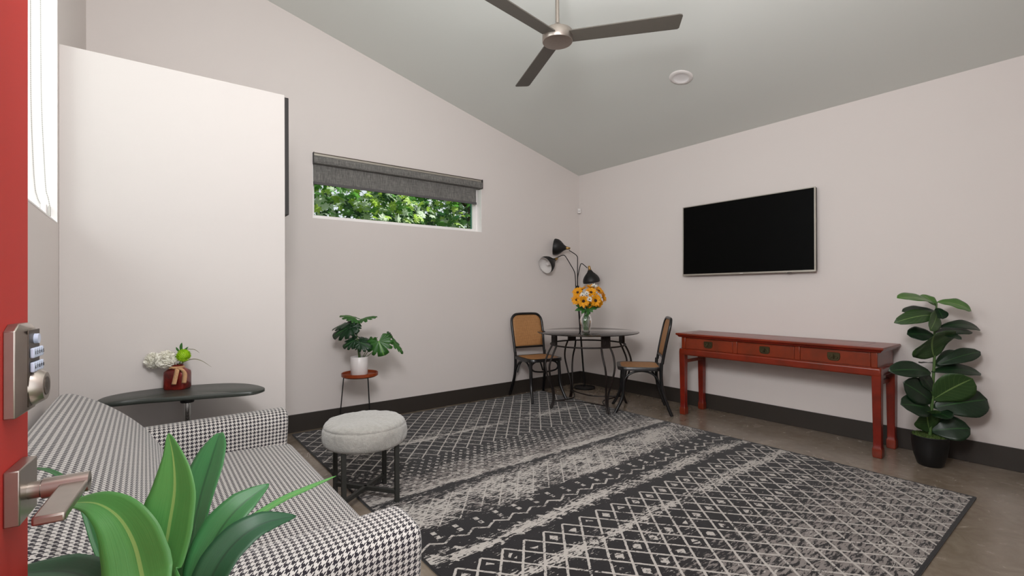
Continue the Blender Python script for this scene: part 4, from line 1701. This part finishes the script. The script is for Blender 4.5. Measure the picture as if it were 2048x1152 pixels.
def sunflower(px, py, dd, r, normal, label, kind='sun'):
    c = FP(px, py, dd)
    nm = {'sun': 'sunflower', 'daisy': 'white_daisy'}[kind]
    fl = thing(nm, label, 'flower', c, 0, 'sunflowers in the glass vase' if kind == 'sun' else 'white daisies in the glass vase')
    z = V(normal).normalized()
    x = z.orthogonal().normalized()
    y = z.cross(x)
    m_ = MB()
    NPT = 14 if kind == 'sun' else 10
    for ring in range(2 if kind == 'sun' else 1):
        for k in range(NPT):
            a = 2 * PI * (k + 0.5 * ring) / NPT + random.uniform(-0.1, 0.1)
            d = x * math.cos(a) + y * math.sin(a)
            rr = r * random.uniform(0.85, 1.08) * (1 - 0.12 * ring)
            leaf(m_, d * r * 0.18 + z * 0.002, d * rr * 1.12 + z * (r * random.uniform(0.0, 0.5)), r * 0.46, z, 0.06, 5, 4, 'lance', 0.2)
    m_.build('petals', M_petal_y if kind == 'sun' else M_petal_w, fl, solid=0.0008)
    mt = Matrix((x, y, z)).transposed().to_4x4()
    m_ = MB()
    rc = r * (0.27 if kind == 'sun' else 0.26)
    m_.lathe([(rc, 0.0), (rc, rc * 0.3), (rc * 0.7, rc * 0.55), (rc * 0.3, rc * 0.5), (0.0005, rc * 0.45)], 16, mat=mt)
    m_.build('flower_centre', M_flower_c, fl)
    m_ = MB()
    e0 = gv + V((0, 0, 0.19)) - c
    e1 = gv + V((random.uniform(-0.022, 0.022), random.uniform(-0.022, 0.022), 0.02)) - c
    m_.tube(smoothpath([-z * 0.003, -z * 0.03 + e0 * 0.3, e0 + V((random.uniform(-.015, .015), random.uniform(-.015, .015), 0)), e1], 4), 0.0022, 6)
    m_.build('stem', M_stem, fl)


def fc(x, y):
    return 1060 + x / 5.235, 460 + y / 5.235


suns = [((488, 732), -0.03, 0.050, nmix(1, 0.2, -0.6), 'sunflower at the far left of the bouquet, low, facing left'),
        ((500, 655), 0.0, 0.055, nmix(1, 0.6, -0.5), 'sunflower at the upper left of the bouquet'),
        ((560, 745), -0.09, 0.062, nmix(1, -0.1, -0.1), 'sunflower with dark centre, low middle of the bouquet'),
        ((685, 740), -0.08, 0.064, nmix(1, 0.1, 0.25), 'sunflower with dark centre, low right of the bouquet'),
        ((760, 705), 0.0, 0.055, nmix(0.5, 0.2, 1.0), 'sunflower at the far right of the bouquet, turned right'),
        ((720, 640), 0.0, 0.058, nmix(0.6, 0.8, 0.6), 'sunflower at the upper right of the bouquet'),
        ((640, 655), -0.05, 0.058, nmix(0.9, 0.7, 0.0), 'sunflower in the middle of the bouquet just below the white blossoms'),
        ((640, 605), 0.03, 0.050, nmix(0.4, 1.0, 0.1), 'orange yellow sunflower at the top of the bouquet'),
        ((545, 628), 0.04, 0.050, nmix(0.2, 1.0, -0.4), 'sunflower at the top left behind the others'),
        ((625, 775), -0.05, 0.040, nmix(1, -0.5, 0.0), 'small sunflower at the bottom middle of the bouquet'),
        ((725, 770), -0.03, 0.040, nmix(0.8, -0.4, 0.5), 'small sunflower at the bottom right of the bouquet')]
for (a, dd, r, nn, lb) in suns:
    sunflower(*fc(*a), dd, r, nn, lb)
for (a, dd, r, nn, lb) in (((622, 725), -0.11, 0.026, nmix(1, 0.2), 'white daisy with dark centre between the two lowest sunflowers'),
                           ((550, 685), -0.09, 0.028, nmix(1, 0.4, -0.3), 'white daisy at the left of the sunflower bouquet'),
                           ((595, 665), -0.08, 0.026, nmix(0.8, 0.8), 'white daisy in the upper middle of the sunflower bouquet'),
                           ((672, 590), 0.0, 0.034, nmix(0.7, 1.0, 0.1), 'white daisy at the very top of the sunflower bouquet')):
    sunflower(*fc(*a), dd, r, nn, lb, 'daisy')
c = gv + V((0, 0, 0.22))
fl = thing('bouquet_foliage', 'green leaves beneath the sunflowers at the mouth of the glass vase', 'foliage', c)
m_ = MB()
for (x, y, x2, y2, w, dd) in ((560, 830, 475, 790, .04, -.03), (560, 830, 470, 845, .04, -.05), (580, 830, 540, 880, .035, -.07), (590, 820, 610, 900, .035, -.07), (600, 820, 660, 860, .04, -.06),
                              (610, 820, 700, 830, .04, -.03), (620, 810, 745, 800, .04, 0), (570, 810, 500, 760, .04, 0.02), (600, 810, 640, 790, .04, -.08), (590, 810, 560, 790, .04, -.08),
                              (600, 830, 740, 810, .03, 0.04), (570, 840, 520, 810, .04, 0.05), (600, 860, 590, 960, .03, .0), (585, 860, 560, 990, .025, -.01), (610, 860, 630, 880, .03, -.04), (590, 830, 600, 780, .05, 0.05)):
    leaf(m_, FP(*fc(x, y), dd * 0.4) - c, FP(*fc(x2, y2), dd) - c, w, nmix(0.8, 0.6, random.uniform(-.4, .4)), 0.1, 6, 4, 'oval', 0.2, 0.08)
m_.build('leaves', M_flleaf, fl, solid=0.0006)

# ------------------------------------------------------------------ red console table
# local: origin at front-left foot corner area; X local -> depth towards wall (+X world), Y along wall
CO = V((4.10, 1.07, 0))
con = thing('console_table', 'long red lacquered console table with three drawers below the television', 'console table', CO)
CL = 1.60      # length in Y
CD = 0.375     # depth in X
LW = 0.058
HL = 0.575     # underside of beam
for i, (x, y) in enumerate(((0, 0), (0, CL - LW), (CD - LW + 0.005, 0), (CD - LW + 0.005, CL - LW))):
    m_ = MB()
    w = LW
    cx_, cy_ = x + w / 2, y + w / 2
    sx_ = 1 if x == 0 else -1
    rows = []
    for (hw_, z) in ((0.026, 0), (0.029, 0.014), (0.0295, 0.055), (0.0290, 0.066), (0.0245, 0.076), (0.0240, 0.12), (0.026, 0.30), (0.0288, 0.60), (0.029, 0.615)):
        rows.append([V((cx_ - hw_, cy_ - hw_, z)), V((cx_ + hw_, cy_ - hw_, z)), V((cx_ + hw_, cy_ + hw_, z)), V((cx_ - hw_, cy_ + hw_, z))])
    b = m_.grid(rows, closed_v=True)
    m_.cap([b + k for k in range(4)], True)
    m_.cap([b + 32 + k for k in range(4)])
    m_.build('leg', M_red, con, bevel=0.004, angle=30)
m_ = MB()
m_.box((-0.002, 0.0, HL), (0.045, CL, HL + 0.062))
m_.box((CD - 0.04, 0.0, HL), (CD + 0.005, CL, HL + 0.062))
m_.box((0.045, 0.0, HL), (CD - 0.04, 0.045, HL + 0.062))
m_.box((0.045, CL - 0.045, HL), (CD - 0.04, CL, HL + 0.062))
m_.build('apron', M_red, con, bevel=0.012, bseg=3)
m_ = MB()
m_.box((0.02, 0.022, HL + 0.0), (CD - 0.005, CL - 0.022, 0.745))
m_.build('drawer_case', M_red, con, bevel=0.003)
for y in (0.045, CL - 0.045):
    MB().box((0.04, y - 0.012, 0.50), (CD - 0.04, y + 0.012, 0.53)).build('side_stretcher', M_red, con, bevel=0.003)
# posts between drawers
stile = 0.04
ins0, ins1 = 0.022, CL - 0.022
inner_w = (ins1 - ins0 - 4 * stile) / 3
for k in range(4):
    y = ins0 + k * (inner_w + stile)
    MB().box((0.010, y, HL + 0.062), (0.03, y + stile, 0.745)).build('stile', M_red, con, bevel=0.004)
for k in range(3):
    y = ins0 + stile + k * (inner_w + stile)
    dr = MB().box((0.013, y + 0.003, HL + 0.066), (0.03, y + inner_w - 0.003, 0.738)).build('drawer', M_red, con, bevel=0.002)
    m_ = MB()
    yc_ = y + inner_w / 2
    # shaped bronze plate
    zc_ = 0.693
    pl = [(-0.042, 0.026), (-0.030, 0.030), (0.030, 0.030), (0.042, 0.026), (0.044, 0.0), (0.040, -0.020), (0.028, -0.031), (0.0, -0.034), (-0.028, -0.031), (-0.040, -0.020), (-0.044, 0.0)]
    bb_ = m_.pts([V((0.0125, yc_ + a, zc_ + c_)) for a, c_ in pl] + [V((0.009, yc_ + a * 0.95, zc_ + c_ * 0.95)) for a, c_ in pl])
    n_ = len(pl)
    m_.cap([bb_ + n_ + j for j in range(n_)])
    for j in range(n_):
        m_.face([bb_ + j, bb_ + (j + 1) % n_, bb_ + n_ + (j + 1) % n_, bb_ + n_ + j])
    for s_ in (-1, 1):
        m_.tube([(0.008, yc_ + s_ * 0.018 + 0.009 * math.cos(a * PI / 6), zc_ - 0.006 + 0.011 * math.sin(a * PI / 6)) for a in range(13)], 0.0022, 6)
    m_.tube([(0.007, yc_, zc_ + 0.016), (0.004, yc_, zc_ + 0.014), (0.003, yc_, zc_ - 0.008), (0.007, yc_, zc_ - 0.018)], 0.004, 8)
    m_.build('pull', M_brass_old, dr)
m_ = MB()
# top with everted moulded edge
pf = [(0.0, 0.745), (-0.012, 0.750), (-0.020, 0.762), (-0.030, 0.768), (-0.032, 0.780), (-0.028, 0.786)]
rows = []
tx0, tx1, ty0, ty1 = 0.005, CD - 0.003, 0.010, CL - 0.010
for (o_, z) in pf:
    e = -o_
    ex1 = min(e, 0.022)
    rows.append([V((tx0 - e, ty0 - e, z)), V((tx1 + ex1, ty0 - e, z)), V((tx1 + ex1, ty1 + e, z)), V((tx0 - e, ty1 + e, z))])
b = m_.grid(rows, closed_v=True)
m_.cap([b + k for k in range(4)], True)
m_.cap([b + 20 + k for k in range(4)])
m_.build('top', M_redtop, con, smooth=False, bevel=0.003)
m_ = MB()
for (a, c_, d1, e1) in ((0.035, 0.115, CD - 0.045, 0.1175), (0.035, CL - 0.1175, CD - 0.045, CL - 0.115), (0.035, 0.115, 0.0372, CL - 0.115), (CD - 0.047, 0.115, CD - 0.045, CL - 0.115)):
    m_.box((a, c_, 0.7855), (d1, e1, 0.7866))
m_.build('panel_groove', simple('groove_dark_red', '3f0f0a', 0.5), con, smooth=False)

# ------------------------------------------------------------------ wall television
tvc = V((XR, 2.222, 1.708))
tv = thing('television', 'large flat black television with thin silver bezel hung above the console', 'television', tvc)
# tilted slightly forward at the top
TM = Matrix.Rotation(math.radians(1.0), 4, 'Y')
w2, h2 = 0.620, 0.353
MB().box((-0.062, -w2, -h2), (-0.020, w2, h2), TM).build('housing', M_blackplastic, tv, bevel=0.004)
m_ = MB()
bz = 0.0075
for (y0_, y1_, z0_, z1_) in ((-w2 - 0.002, w2 + 0.002, -h2 - 0.008, -h2 + 0.006), (-w2 - 0.002, w2 + 0.002, h2 - bz + 0.002, h2 + 0.002), (-w2 - 0.002, -w2 + bz, -h2 + 0.006, h2 - bz + 0.002), (w2 - bz, w2 + 0.002, -h2 + 0.006, h2 - bz + 0.002)):
    m_.box((-0.066, y0_, z0_), (-0.050, y1_, z1_), TM)
m_.build('bezel', M_silver, tv, bevel=0.0015)
MB().box((-0.0632, -w2 + bz, -h2 + 0.006), (-0.0615, w2 - bz, h2 - bz), TM).build('screen', M_screen, tv, smooth=False)
MB().box((-0.0665, -0.012, -h2 - 0.003), (-0.0655, 0.018, -h2 + 0.002), TM).build('maker_mark', M_whiteplastic, tv)
MB().box((-0.064, -0.43, -h2 - 0.014), (-0.052, -0.40, -h2 - 0.007), TM).build('sensor', M_blackplastic, tv)
MB().box((-0.021, -0.2, -0.15), (-0.001, 0.2, 0.15)).build('wall_bracket', M_blackmetal, tv)

tv2 = thing('television', 'black television seen edge on, mounted on the side of the pale partition', 'television', (BX, 3.72, 2.03))
MB().box((0.003, -0.615, -0.358), (0.028, 0.615, 0.352)).build('housing', simple('television_edge_brown_black', '1c1513', 0.6), tv2, bevel=0.002)
MB().box((0.0282, -0.60, -0.345), (0.0288, 0.60, 0.340)).build('screen', M_screen, tv2, smooth=False)

# corner motion sensor
sn = thing('motion_sensor', 'small white motion sensor in the upper corner of the room', 'sensor', (XR - 0.022, YB - 0.022, 2.24))
m_ = MB()
MTS = Matrix.Rotation(math.radians(-45), 4, 'Z')
m_.box((-0.022, -0.016, -0.03), (0.022, 0.012, 0.034), Matrix.Rotation(math.radians(-45), 4, 'Z'))
m_.build('housing', M_whiteplastic, sn, bevel=0.007, bseg=3)
MB().box((-0.012, -0.0175, -0.012), (0.012, -0.0155, 0.006), MTS).build('lens', simple('sensor_lens_grey', 'b9b4b2', 0.4), sn, bevel=0.003)

# ------------------------------------------------------------------ fiddle leaf plant
FPOT = V((4.225, 0.835, 0))
fig = thing('potted_fig', 'tall rubber fig with broad dark leaves in a black pot right of the console', 'plant', FPOT)
m_ = MB()
m_.lathe([(0.0, 0.0), (0.062, 0.0), (0.070, 0.008), (0.088, 0.07), (0.098, 0.14), (0.101, 0.195), (0.104, 0.200), (0.101, 0.204), (0.095, 0.198), (0.092, 0.17)], 48, capb=False, capt=False)
m_.build('pot', M_pot_b, fig, angle=60)
m_ = MB()
rows = []
for i in range(8):
    r = 0.0935 * i / 7 + 0.0005
    rows.append([V((r * math.cos(2 * PI * k / 40), r * math.sin(2 * PI * k / 40), 0.194 + 0.012 * mnoise.noise(V((r * 60 * math.cos(2 * PI * k / 40), r * 60 * math.sin(2 * PI * k / 40), 0))) + 0.012 * (1 - i / 7))) for k in range(40)])
m_.grid(rows, closed_v=True)
for i in range(500):
    a, r = random.random() * 6.28, math.sqrt(random.random()) * 0.095
    b0 = V((r * math.cos(a), r * math.sin(a), 0.192))
    leaf(m_, b0, b0 + V((random.uniform(-.02, .02), random.uniform(-.02, .02), random.uniform(.008, .028))), 0.004, (0.3, 0.3, 0.5), 0.2, 2, 2, 'lance')
m_.build('moss', M_moss, fig)
fdp = (FPOT - CAM).dot(FW)


def GP(x, y, dd=0):
    q = P(1740 + x / 2.88, 560 + y / 2.88, fdp + dd)
    if q.x > 4.43:
        q = CAM + (q - CAM) * (4.43 / q.x)
    return q - FPOT


stem = [GP(345, 880), GP(350, 800), GP(358, 700), GP(362, 600), GP(370, 480), GP(372, 380), GP(372, 280), GP(380, 180), GP(384, 125)]
stem[0] = V((0, 0, 0.19))
m_ = MB()
m_.tube(smoothpath(stem, 5), [0.011 - 0.006 * k / 40 for k in range(41)], 10)
m_.build('stem', M_stem, fig)
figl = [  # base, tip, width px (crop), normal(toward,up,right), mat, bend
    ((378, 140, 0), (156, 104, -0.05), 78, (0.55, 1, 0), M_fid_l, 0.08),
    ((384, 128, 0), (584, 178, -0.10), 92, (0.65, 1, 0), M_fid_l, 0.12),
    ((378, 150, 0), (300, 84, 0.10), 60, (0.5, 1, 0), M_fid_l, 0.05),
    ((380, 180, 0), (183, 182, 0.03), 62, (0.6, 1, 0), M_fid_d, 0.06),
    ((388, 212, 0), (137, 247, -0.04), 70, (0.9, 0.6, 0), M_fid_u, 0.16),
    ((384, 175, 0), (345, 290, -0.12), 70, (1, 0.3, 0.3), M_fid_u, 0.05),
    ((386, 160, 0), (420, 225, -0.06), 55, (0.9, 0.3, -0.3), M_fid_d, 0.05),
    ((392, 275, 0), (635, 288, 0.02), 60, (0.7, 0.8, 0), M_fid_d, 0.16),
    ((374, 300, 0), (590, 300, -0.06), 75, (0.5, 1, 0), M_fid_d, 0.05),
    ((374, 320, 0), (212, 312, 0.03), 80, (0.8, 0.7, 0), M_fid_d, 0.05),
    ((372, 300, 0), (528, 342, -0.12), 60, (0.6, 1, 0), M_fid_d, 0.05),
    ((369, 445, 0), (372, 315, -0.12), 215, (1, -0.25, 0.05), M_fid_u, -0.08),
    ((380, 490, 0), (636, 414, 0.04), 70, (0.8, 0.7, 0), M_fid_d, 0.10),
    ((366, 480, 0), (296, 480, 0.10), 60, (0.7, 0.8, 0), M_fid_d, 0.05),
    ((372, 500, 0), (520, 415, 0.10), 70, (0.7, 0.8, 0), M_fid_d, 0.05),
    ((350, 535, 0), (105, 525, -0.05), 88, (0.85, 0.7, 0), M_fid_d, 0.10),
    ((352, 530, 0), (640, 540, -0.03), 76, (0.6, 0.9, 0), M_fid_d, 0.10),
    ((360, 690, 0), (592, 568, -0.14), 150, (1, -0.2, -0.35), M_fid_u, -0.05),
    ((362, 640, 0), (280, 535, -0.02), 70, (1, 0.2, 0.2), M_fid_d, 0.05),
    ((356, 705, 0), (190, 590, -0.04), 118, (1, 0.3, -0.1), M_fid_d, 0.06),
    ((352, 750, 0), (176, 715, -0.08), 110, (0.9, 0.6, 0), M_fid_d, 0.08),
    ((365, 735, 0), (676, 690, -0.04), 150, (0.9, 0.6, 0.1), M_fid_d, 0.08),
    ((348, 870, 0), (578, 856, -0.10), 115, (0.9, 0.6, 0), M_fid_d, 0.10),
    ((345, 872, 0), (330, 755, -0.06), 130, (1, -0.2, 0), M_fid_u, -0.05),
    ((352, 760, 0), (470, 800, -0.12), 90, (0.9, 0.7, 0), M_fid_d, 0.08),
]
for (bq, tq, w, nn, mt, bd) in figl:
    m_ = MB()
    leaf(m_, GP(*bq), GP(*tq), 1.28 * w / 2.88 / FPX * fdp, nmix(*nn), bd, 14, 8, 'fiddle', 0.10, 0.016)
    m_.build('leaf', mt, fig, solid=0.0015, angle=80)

# ------------------------------------------------------------------ ceiling fan
FZ = 2.80
fh = P(1115, 75, 1.0)
d_ = fh - CAM
fh = CAM + d_ * ((FZ - CAM.z) / d_.z)
fan = thing('ceiling_fan', 'brushed nickel ceiling fan with three grey blades on a thin rod', 'ceiling fan', fh)
m_ = MB()
m_.lathe([(0.0005, -0.034), (0.060, -0.034), (0.093, -0.031), (0.096, -0.026), (0.096, 0.030), (0.092, 0.036), (0.055, 0.042), (0.050, 0.050), (0.048, 0.062), (0.030, 0.072), (0.020, 0.085), (0.0005, 0.09)], 64, capb=False, capt=False)
m_.build('motor_housing', M_nickel, fan, angle=35)
top = ceil_z(fh.x) - FZ
MB().tube([(0, 0, 0.08), (0, 0, top - 0.02)], 0.0125, 16).build('downrod', M_nickel, fan)
MB().lathe([(0.015, top - 0.075), (0.05, top - 0.06), (0.065, top - 0.02), (0.066, top - 0.001)], 32).build('canopy', M_nickel, fan)
ba = P(1375, 41, 1.0) - CAM
ba = CAM + ba * ((FZ - CAM.z) / ba.z) - fh
a0 = math.atan2(ba.y, ba.x)
for k in range(3):
    a = a0 + k * 2 * PI / 3
    mt = Matrix.Rotation(a, 4, 'Z') @ Matrix.Rotation(math.radians(-11), 4, 'X')
    m_ = MB()
    r0, r1 = 0.088, 0.745
    outl2 = [(r0, -0.052), (r1 - 0.02, -0.062), (r1 - 0.004, -0.056), (r1, -0.045), (r1 - 0.012, 0.050), (r1 - 0.022, 0.058), (r0, 0.052)]
    bb_ = m_.pts([mt @ V((x, y, -0.004)) for x, y in outl2] + [mt @ V((x, y, 0.003)) for x, y in outl2])
    n_ = len(outl2)
    m_.cap([bb_ + j for j in range(n_)], True)
    m_.cap([bb_ + n_ + j for j in range(n_)])
    for j in range(n_):
        m_.face([bb_ + j, bb_ + (j + 1) % n_, bb_ + n_ + (j + 1) % n_, bb_ + n_ + j])
    m_.build('blade', M_blade, fan, smooth=False, bevel=0.001)

# ------------------------------------------------------------------ recessed light
rc_ = V((3.520, 2.250, ceil_z(3.520)))
can = thing('recessed_light', 'round white recessed ceiling light, switched off, right of the fan', 'ceiling light', rc_)
CM = Matrix.Rotation(math.atan(SL), 4, 'Y')
m_ = MB()
m_.lathe([(0.062, 0.0), (0.062, -0.008), (0.070, -0.012), (0.092, -0.006), (0.095, -0.0005)], 48, mat=CM, capb=False, capt=False)
m_.build('trim_ring', M_whiteplastic, can, angle=50)
m_ = MB()
m_.lathe([(0.0005, -0.001), (0.03, -0.0015), (0.056, -0.004), (0.062, -0.008)], 40, mat=CM, capb=False, capt=False)
m_.build('reflector', simple('frosted_reflector', 'efecec', 0.3, var=0.01), can)

# ------------------------------------------------------------------ foreground plant
FB = V((0.06, 0.66, 0))
fp = thing('potted_dracaena', 'tall plant with long strap shaped green leaves in front of the sofa', 'plant', FB)
MB().lathe([(0.0005, 0.0), (0.10, 0.0), (0.11, 0.01), (0.13, 0.24), (0.135, 0.25), (0.125, 0.25), (0.12, 0.22), (0.0005, 0.215)], 40, capb=False, capt=False).build('pot', M_pot_b, fp, angle=60)
MB().tube(smoothpath([(0, 0, 0.2), (0.008, 0.005, 0.4), (-0.003, 0.0, 0.56)], 5), [0.018] * 8 + [0.015] * 3, 12).build('cane_stem', M_cane_stem, fp)


def BP(px, py, d):
    return P(px, py, d) - FB


B0 = V((0.0, 0.0, 0.55))
VW = VIEW
blades = [
    ([B0, BP(300, 1240, .60), BP(285, 1152, .62), BP(268, 1085, .63), BP(238, 1035, .64), BP(196, 1008, .65), BP(150, 1006, .66), BP(118, 1012, .67)], [.02, .05, .074, .078, .070, .055, .040, .026, .012, .003], nmix(1, .1, .45), nmix(0.25, 1, -0.5), M_blade1),
    ([B0, BP(355, 1240, .62), BP(325, 1152, .64), BP(338, 1060, .66), BP(350, 980, .68), BP(347, 915, .70), BP(337, 867, .72)], [.02, .035, .055, .072, .078, .072, .050, .024, .002], nmix(1, .2, -.15), nmix(1, .2, .1), M_blade1),
    ([B0, BP(385, 1240, .68), BP(375, 1152, .70), BP(388, 1060, .74), BP(404, 985, .78), BP(425, 915, .82), BP(440, 866, .85)], [.02, .03, .045, .055, .070, .080, .078, .058, .012], nmix(1, .3, -.5), nmix(1, .3, -.2), M_blade2),
    ([B0, BP(395, 1250, .62), BP(400, 1152, .64), BP(432, 1075, .67), BP(478, 1015, .70), BP(538, 968, .74)], [.02, .03, .040, .054, .056, .042, .002], nmix(1, .6, -.4), nmix(1, .7, 0), M_blade2),
    ([B0, BP(400, 1240, .64), BP(430, 1130, .67), BP(485, 1055, .72), BP(560, 1003, .78), BP(620, 975, .82), BP(672, 952, .86)], [.012, .014, .016, .017, .015, .011, .001], nmix(.5, 1, -.3), nmix(.5, 1, 0), M_blade1),
    ([B0, BP(400, 1260, .60), BP(420, 1165, .62), BP(462, 1095, .65), BP(520, 1050, .68), BP(592, 1032, .72)], [.02, .035, .050, .055, .052, .036, .002], nmix(.9, .8, -.3), nmix(.8, 1, 0), M_blade3),
    ([B0, BP(250, 1240, .62), BP(190, 1165, .64), BP(120, 1143, .67), BP(20, 1150, .70)], [.02, .04, .05, .05, .02], nmix(.4, 1, .2), nmix(.4, 1, 0), M_blade3),
    ([B0, BP(270, 1230, .70), BP(200, 1110, .76), BP(165, 1010, .80), BP(130, 960, .84), BP(95, 940, .88), BP(62, 937, .92)], [.012, .012, .011, .010, .009, .007, .001], nmix(.6, 1, .3), nmix(.6, 1, 0), M_blade2),
    ([B0, BP(350, 1250, .72), BP(345, 1150, .76), BP(365, 1080, .80), BP(375, 1010, .84)], [.02, .035, .045, .04, .004], nmix(1, .3, .2), nmix(1, .3, .2), M_blade2),
]
for (spn, wd, n1, n2, mt) in blades:
    m_ = MB()
    blade(m_, spn, wd, n1, 0.22, 8, n2)
    m_.build('leaf', mt, fp, solid=0.0008, angle=80)

# ------------------------------------------------------------------ trees outside the back window
def star_leaf(mb, c, size, nrm, roll, mi):
    z = V(nrm).normalized()
    x = z.orthogonal().normalized()
    x = Matrix.Rotation(roll, 3, z) @ x
    y = z.cross(x)
    # five lobed maple outline
    angs = [(-90, .18), (-62, .42), (-38, .62), (-25, .42), (-2, .78), (14, .52), (28, .62), (45, .95), (60, .62), (74, .66), (90, 1.15), (106, .66), (120, .62), (135, .95), (152, .62), (166, .52), (182, .78), (205, .42), (218, .62), (242, .42)]
    b = mb.pts([c] + [c + (x * math.cos(math.radians(a)) * r + y * math.sin(math.radians(a)) * r) * size * 0.5 + z * (-0.12 * size * r * r) for a, r in angs])
    n_ = len(angs)
    for k in range(n_):
        mb.face([b, b + 1 + k, b + 1 + (k + 1) % n_], mi=mi)


def tree(x, y, label, seed, nleaf, xs, ys, zs, weights):
    random.seed(seed)
    t_ = thing('maple_tree', label, 'tree', (x, y, -0.12), 0, 'maple trees outside the window')
    m_ = MB()
    m_.tube(smoothpath([(0, 0, 0), (0.05, 0.02, 1.0), (-0.03, 0.05, 2.2), (0.06, 0, 3.4)], 6), [0.10 - 0.06 * k / 18 for k in range(19)], 12)
    m_.build('trunk', M_bark, t_)
    tips = []
    for i in range(9):
        a = i * 2.4
        z = 1.0 + 2.0 * i / 9
        e = V((math.cos(a) * xs * 0.45, 0.15 + abs(math.sin(a)) * ys * 0.35, z + 0.5))
        m_ = MB()
        m_.tube(smoothpath([(0, 0, z), e * 0.5 + V((0, 0, z * 0.5 + 0.1)), e], 5), [0.03 - 0.025 * k / 10 for k in range(11)], 7)
        m_.build('branch', M_bark, t_)
    m_ = MB()
    for i in range(nleaf):
        c = V((random.uniform(-xs / 2, xs / 2), random.uniform(-ys / 2, ys / 2), random.uniform(*zs)))
        w_ = random.random()
        mi = 0 if w_ < weights[0] else 1 if w_ < weights[1] else 2 if w_ < weights[2] else 3
        nz_ = V((random.gauss(0, .5), random.gauss(-0.5, .6), random.gauss(.7, .4)))
        star_leaf(m_, c, random.uniform(0.10, 0.20), nz_, random.random() * 6.28, mi)
    m_.build('foliage', M_maple, t_, smooth=False)


tree(1.3, 6.0, 'bright leafy maple tree filling the left half of the narrow window', 3, 4200, 3.0, 1.3, (1.5, 3.3), (.30, .60, .84))
tree(4.1, 6.3, 'leafy maple tree filling the right half of the narrow window', 5, 4200, 3.0, 1.3, (1.5, 3.3), (.35, .55, .75))
tree(6.9, 6.9, 'darker maple tree far right beyond the narrow window', 8, 1500, 2.4, 1.2, (1.3, 3.6), (.35, .45, .50))
tp = MB().box((-0.02, -0.02, 0), (0.02, 0.02, 2.6)).build('teal_post', M_teal, loc=(3.10, 4.78, -0.12), bevel=0.003)
tag(tp, 'teal painted post outside at the right edge of the narrow window', 'post')
